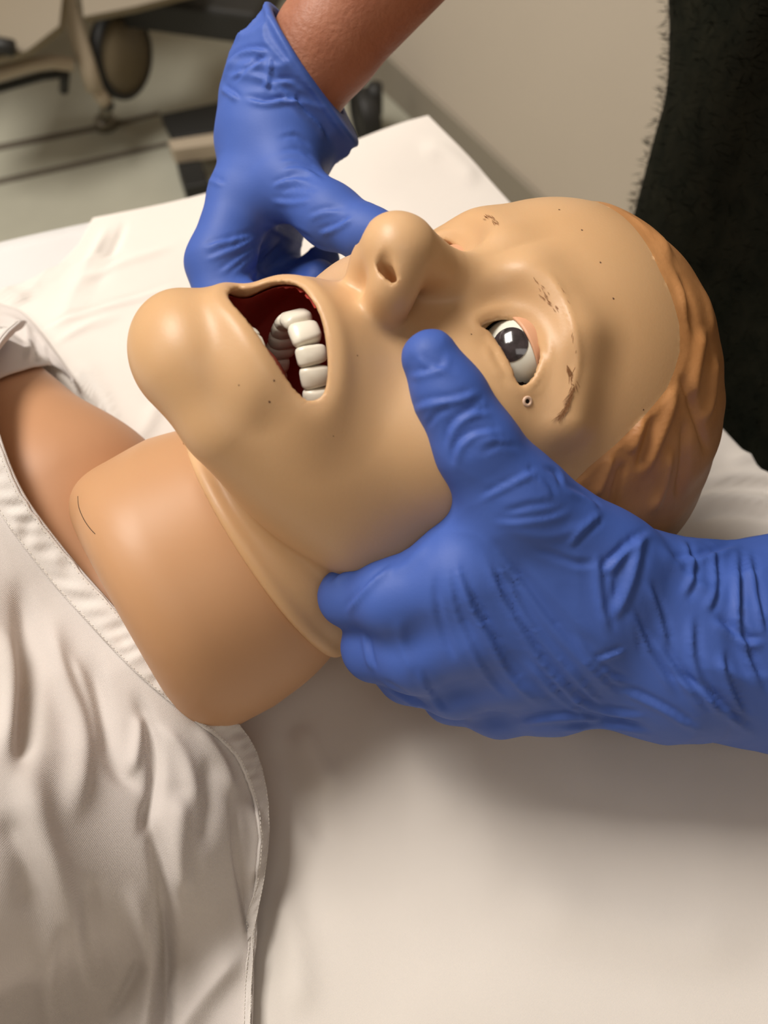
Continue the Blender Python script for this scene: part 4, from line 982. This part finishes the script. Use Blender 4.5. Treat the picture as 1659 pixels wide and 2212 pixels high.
wall('wall_right', WA, WB, wn, 'plain beige painted wall behind the person')
wall('wall_back', WA, WA + FARD * 4.6, -wd_, 'far wall of the room behind the other bed')
wall('wall_left', WA + FARD * 4.6, WB + FARD * 4.6, -wn, 'wall at the foot end of the room')
wall('wall_front', WB, WB + FARD * 4.6, wd_, 'wall behind the viewer')
ctr = (WA + WB) / 2 + FARD * 2.3
struct(box('floor', ctr + np.array([0, 0, -.03]), wd_ * 2.6, wn * 2.4, (0, 0, .03), m_floor, None, 0), 'pale grey-green vinyl floor')
struct(box('ceiling', ctr + np.array([0, 0, 2.73]), wd_ * 2.6, wn * 2.4, (0, 0, .03), m_wall, None, 0), 'ceiling')
struct(box('baseboard_right', (WA + WB) / 2 - wn * .006 + np.array([0, 0, .045]), wd_ * 2.5, wn * .006, (0, 0, .045), m_skirt, None, .002), 'dark skirting along the beige wall')

def prism_px(name, px, z0, z1, m, parent=None, bevel=.003):
    P = [PZ(x, y, z1) for x, y in px]; n = len(P)
    V = [np.array([p[0], p[1], z0]) for p in P] + P
    F = [tuple(range(n))[::-1], tuple(range(n, 2 * n))] + [(i, (i + 1) % n, n + (i + 1) % n, n + i) for i in range(n)]
    a = sum((V[n + i][0] * V[n + (i + 1) % n][1] - V[n + (i + 1) % n][0] * V[n + i][1]) for i in range(n))
    if a < 0: F = [f[::-1] for f in F]
    o = mesh_py(name, V, F, m, parent)
    if bevel: b = o.modifiers.new('bevel', 'BEVEL'); b.width = bevel; b.segments = 2
    return o
# dark seams across the floor
struct(prism_px('trim_1', [(-60, 322), (250, 262), (345, 240), (345, 247), (250, 272), (-60, 336)], 0, .002, m_groove, None, 0), 'dark seam across the floor under the other bed')
struct(prism_px('trim_2', [(-60, 398), (200, 342), (362, 306), (364, 314), (200, 352), (-60, 410)], 0, .002, m_groove, None, 0), 'second dark seam across the floor')
# low equipment base on the floor
eq = empty('equipment_base', tuple(PZ(430, 280, 0)))
tag(eq, 'low wheeled equipment base with black top and cream rim on the floor', 'equipment base')
prism_px('top_panel', [(346, 246), (520, 210), (530, 272), (374, 298)], .06, .085, m_black, eq)['label'] = 'black top panel'
prism_px('rim', [(362, 302), (530, 276), (534, 300), (372, 322)], .05, .085, m_enamel, eq)['label'] = 'cream front rim'
prism_px('foot', [(378, 340), (430, 335), (452, 395), (398, 405)], .0, .05, m_black, eq)['label'] = 'black rubber foot'
# black castor near the wall
def wheel(name, c, axis, r, t, m_t, m_h, parent, hub=.72):
    axis = np.array(axis, float); axis /= np.linalg.norm(axis); u = np.cross(axis, [0, 0, 1.]); u /= np.linalg.norm(u); w = np.cross(axis, u)
    n = 32; prof = [(hub * r, -t), (r * .93, -t), (r, -t * .55), (r, t * .55), (r * .93, t), (hub * r, t)]
    V, Q = [], []
    for k in range(n):
        a = 2 * math.pi * k / n; e = u * math.cos(a) + w * math.sin(a)
        V += [np.array(c) + e * pr + axis * pt for pr, pt in prof]
    for k in range(n):
        for j in range(6): Q.append((k * 6 + j, k * 6 + (j + 1) % 6, ((k + 1) % n) * 6 + (j + 1) % 6, ((k + 1) % n) * 6 + j))
    o = mesh_np(name, np.array(V), np.array(Q), m_t, parent)
    prof2 = [(0.001, -t * .8), (hub * r, -t * .8), (hub * r, t * .8), (0.001, t * .8)]; V, Q = [], []
    for k in range(n):
        a = 2 * math.pi * k / n; e = u * math.cos(a) + w * math.sin(a); V += [np.array(c) + e * pr + axis * pt for pr, pt in prof2]
    for k in range(n):
        for j in range(3): Q.append((k * 4 + j, k * 4 + j + 1, ((k + 1) % n) * 4 + j + 1, ((k + 1) % n) * 4 + j))
    h_ = mesh_np('hub', np.array(V), np.array(Q), m_h, o if parent else o)
    return o
cp = PZ(790, 300, 0); 
cw = empty('castor', tuple(cp)); tag(cw, 'black castor standing on the floor between the cuff and the white pillow corner', 'castor')
wheel('wheel', cp + [0, 0, .055], (.9, .3, 0), .055, .02, m_black, m_black, cw)
tube('stem', [cp + [0.02, 0, .06], cp + [0.02, 0.01, .12]], .016, m_black, cw)
# the other bed, upper left
ob = empty('other_bed', tuple(PZ(230, 262, 0)))
tag(ob, 'cream tubular hospital bed base with a large wheel, standing in the background', 'bed')
tube('upright_tube', [PD(128, -80, 1.62), PD(150, 20, 1.66), PD(185, 130, 1.71), PD(205, 195, 1.74)], .0165, m_enamel, ob)['label'] = 'thick cream upright tube'
tube('sleeve', [PD(196, 170, 1.735), PD(216, 205, 1.755), PD(230, 222, 1.77)], .013, m_enamel, ob)
tube('tube_end', [PD(230, 221, 1.77), PD(236, 231, 1.78)], .011, m_black, ob)
ft = PZ(230, 272, 0)
tube('foot_post', [PD(232, 228, 1.79), ft + [0, 0, .02]], .012, m_dull, ob)
tube('foot_pad', [ft + [0, 0, .02], ft + [0, 0, .0]], [.02, .026], m_dull, ob)
tube('cross_tube', [PD(-90, 180, 1.66), PD(0, 158, 1.67), (PD(60, 140, 1.68)), PD(110, 133, 1.69), PD(160, 140, 1.70)], .0125, m_enamel, ob)['label'] = 'curved cream cross tube'
tube('brake_bar', [PD(-90, 215, 1.72), PD(0, 190, 1.72), PD(90, 165, 1.72), PD(145, 158, 1.72)], .008, m_black, ob)['label'] = 'black brake bar'
tube('brake_lever', [PD(140, 158, 1.72), PD(138, 195, 1.78)], .009, m_black, ob)
wheel('wheel', PD(262, 116, 1.80), (.86, -.42, .12), .083, .014, m_black, m_panel, ob, .86)['label'] = 'large wheel with beige disc cover'
tube('wheel_arm', [PD(262, 60, 1.79), PD(262, 0, 1.76), PD(262, -60, 1.7)], .016, m_panel, ob)
def quad_slab(name, px, dep, thick, m, parent):
    P = [PD(x, y, d) for (x, y), d in zip(px, dep)]; n = np.cross(P[1] - P[0], P[2] - P[0]); n /= np.linalg.norm(n)
    if n @ (CAM - P[0]) < 0: n = -n
    k = len(P); V = P + [p - n * thick for p in P]
    F = [tuple(range(k)), tuple(range(2 * k - 1, k - 1, -1))] + [(i, (i + 1) % k, k + (i + 1) % k, k + i) for i in range(k)]
    return mesh_py(name, V, F, m, parent)
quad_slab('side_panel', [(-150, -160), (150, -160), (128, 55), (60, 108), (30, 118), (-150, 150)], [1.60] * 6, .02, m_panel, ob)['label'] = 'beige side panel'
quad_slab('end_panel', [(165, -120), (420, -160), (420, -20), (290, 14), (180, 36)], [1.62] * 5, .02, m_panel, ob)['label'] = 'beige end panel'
tube('pedal', [PD(-60, 110, 1.58), PD(0, 98, 1.58), PD(28, 104, 1.58)], .014, m_black, ob)['label'] = 'black pedal'
box('shade_box', PD(440, -10, 1.75), (.13, -.03, 0), (.02, .09, 0), (0, 0, .03), m_black, ob, .008)['label'] = 'black box standing in for the shade under the bed deck'  # black body put where there is only darkness below the bed
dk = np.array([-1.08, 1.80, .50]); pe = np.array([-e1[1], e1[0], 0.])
box('deck', dk, e1 * .62, pe * .42, (0, 0, .04), m_panel, ob, .01)['label'] = 'unseen deck of the other bed, added to shade the floor'  # out of view, put in so the floor behind falls into shadow
pt = PZ(556, 30, 0); o_ = tube('floor_post', [pt, pt + [0, 0, .7]], .018, m_enamel); tag(o_, 'slim cream post at the top edge beside the far wrist', 'post')
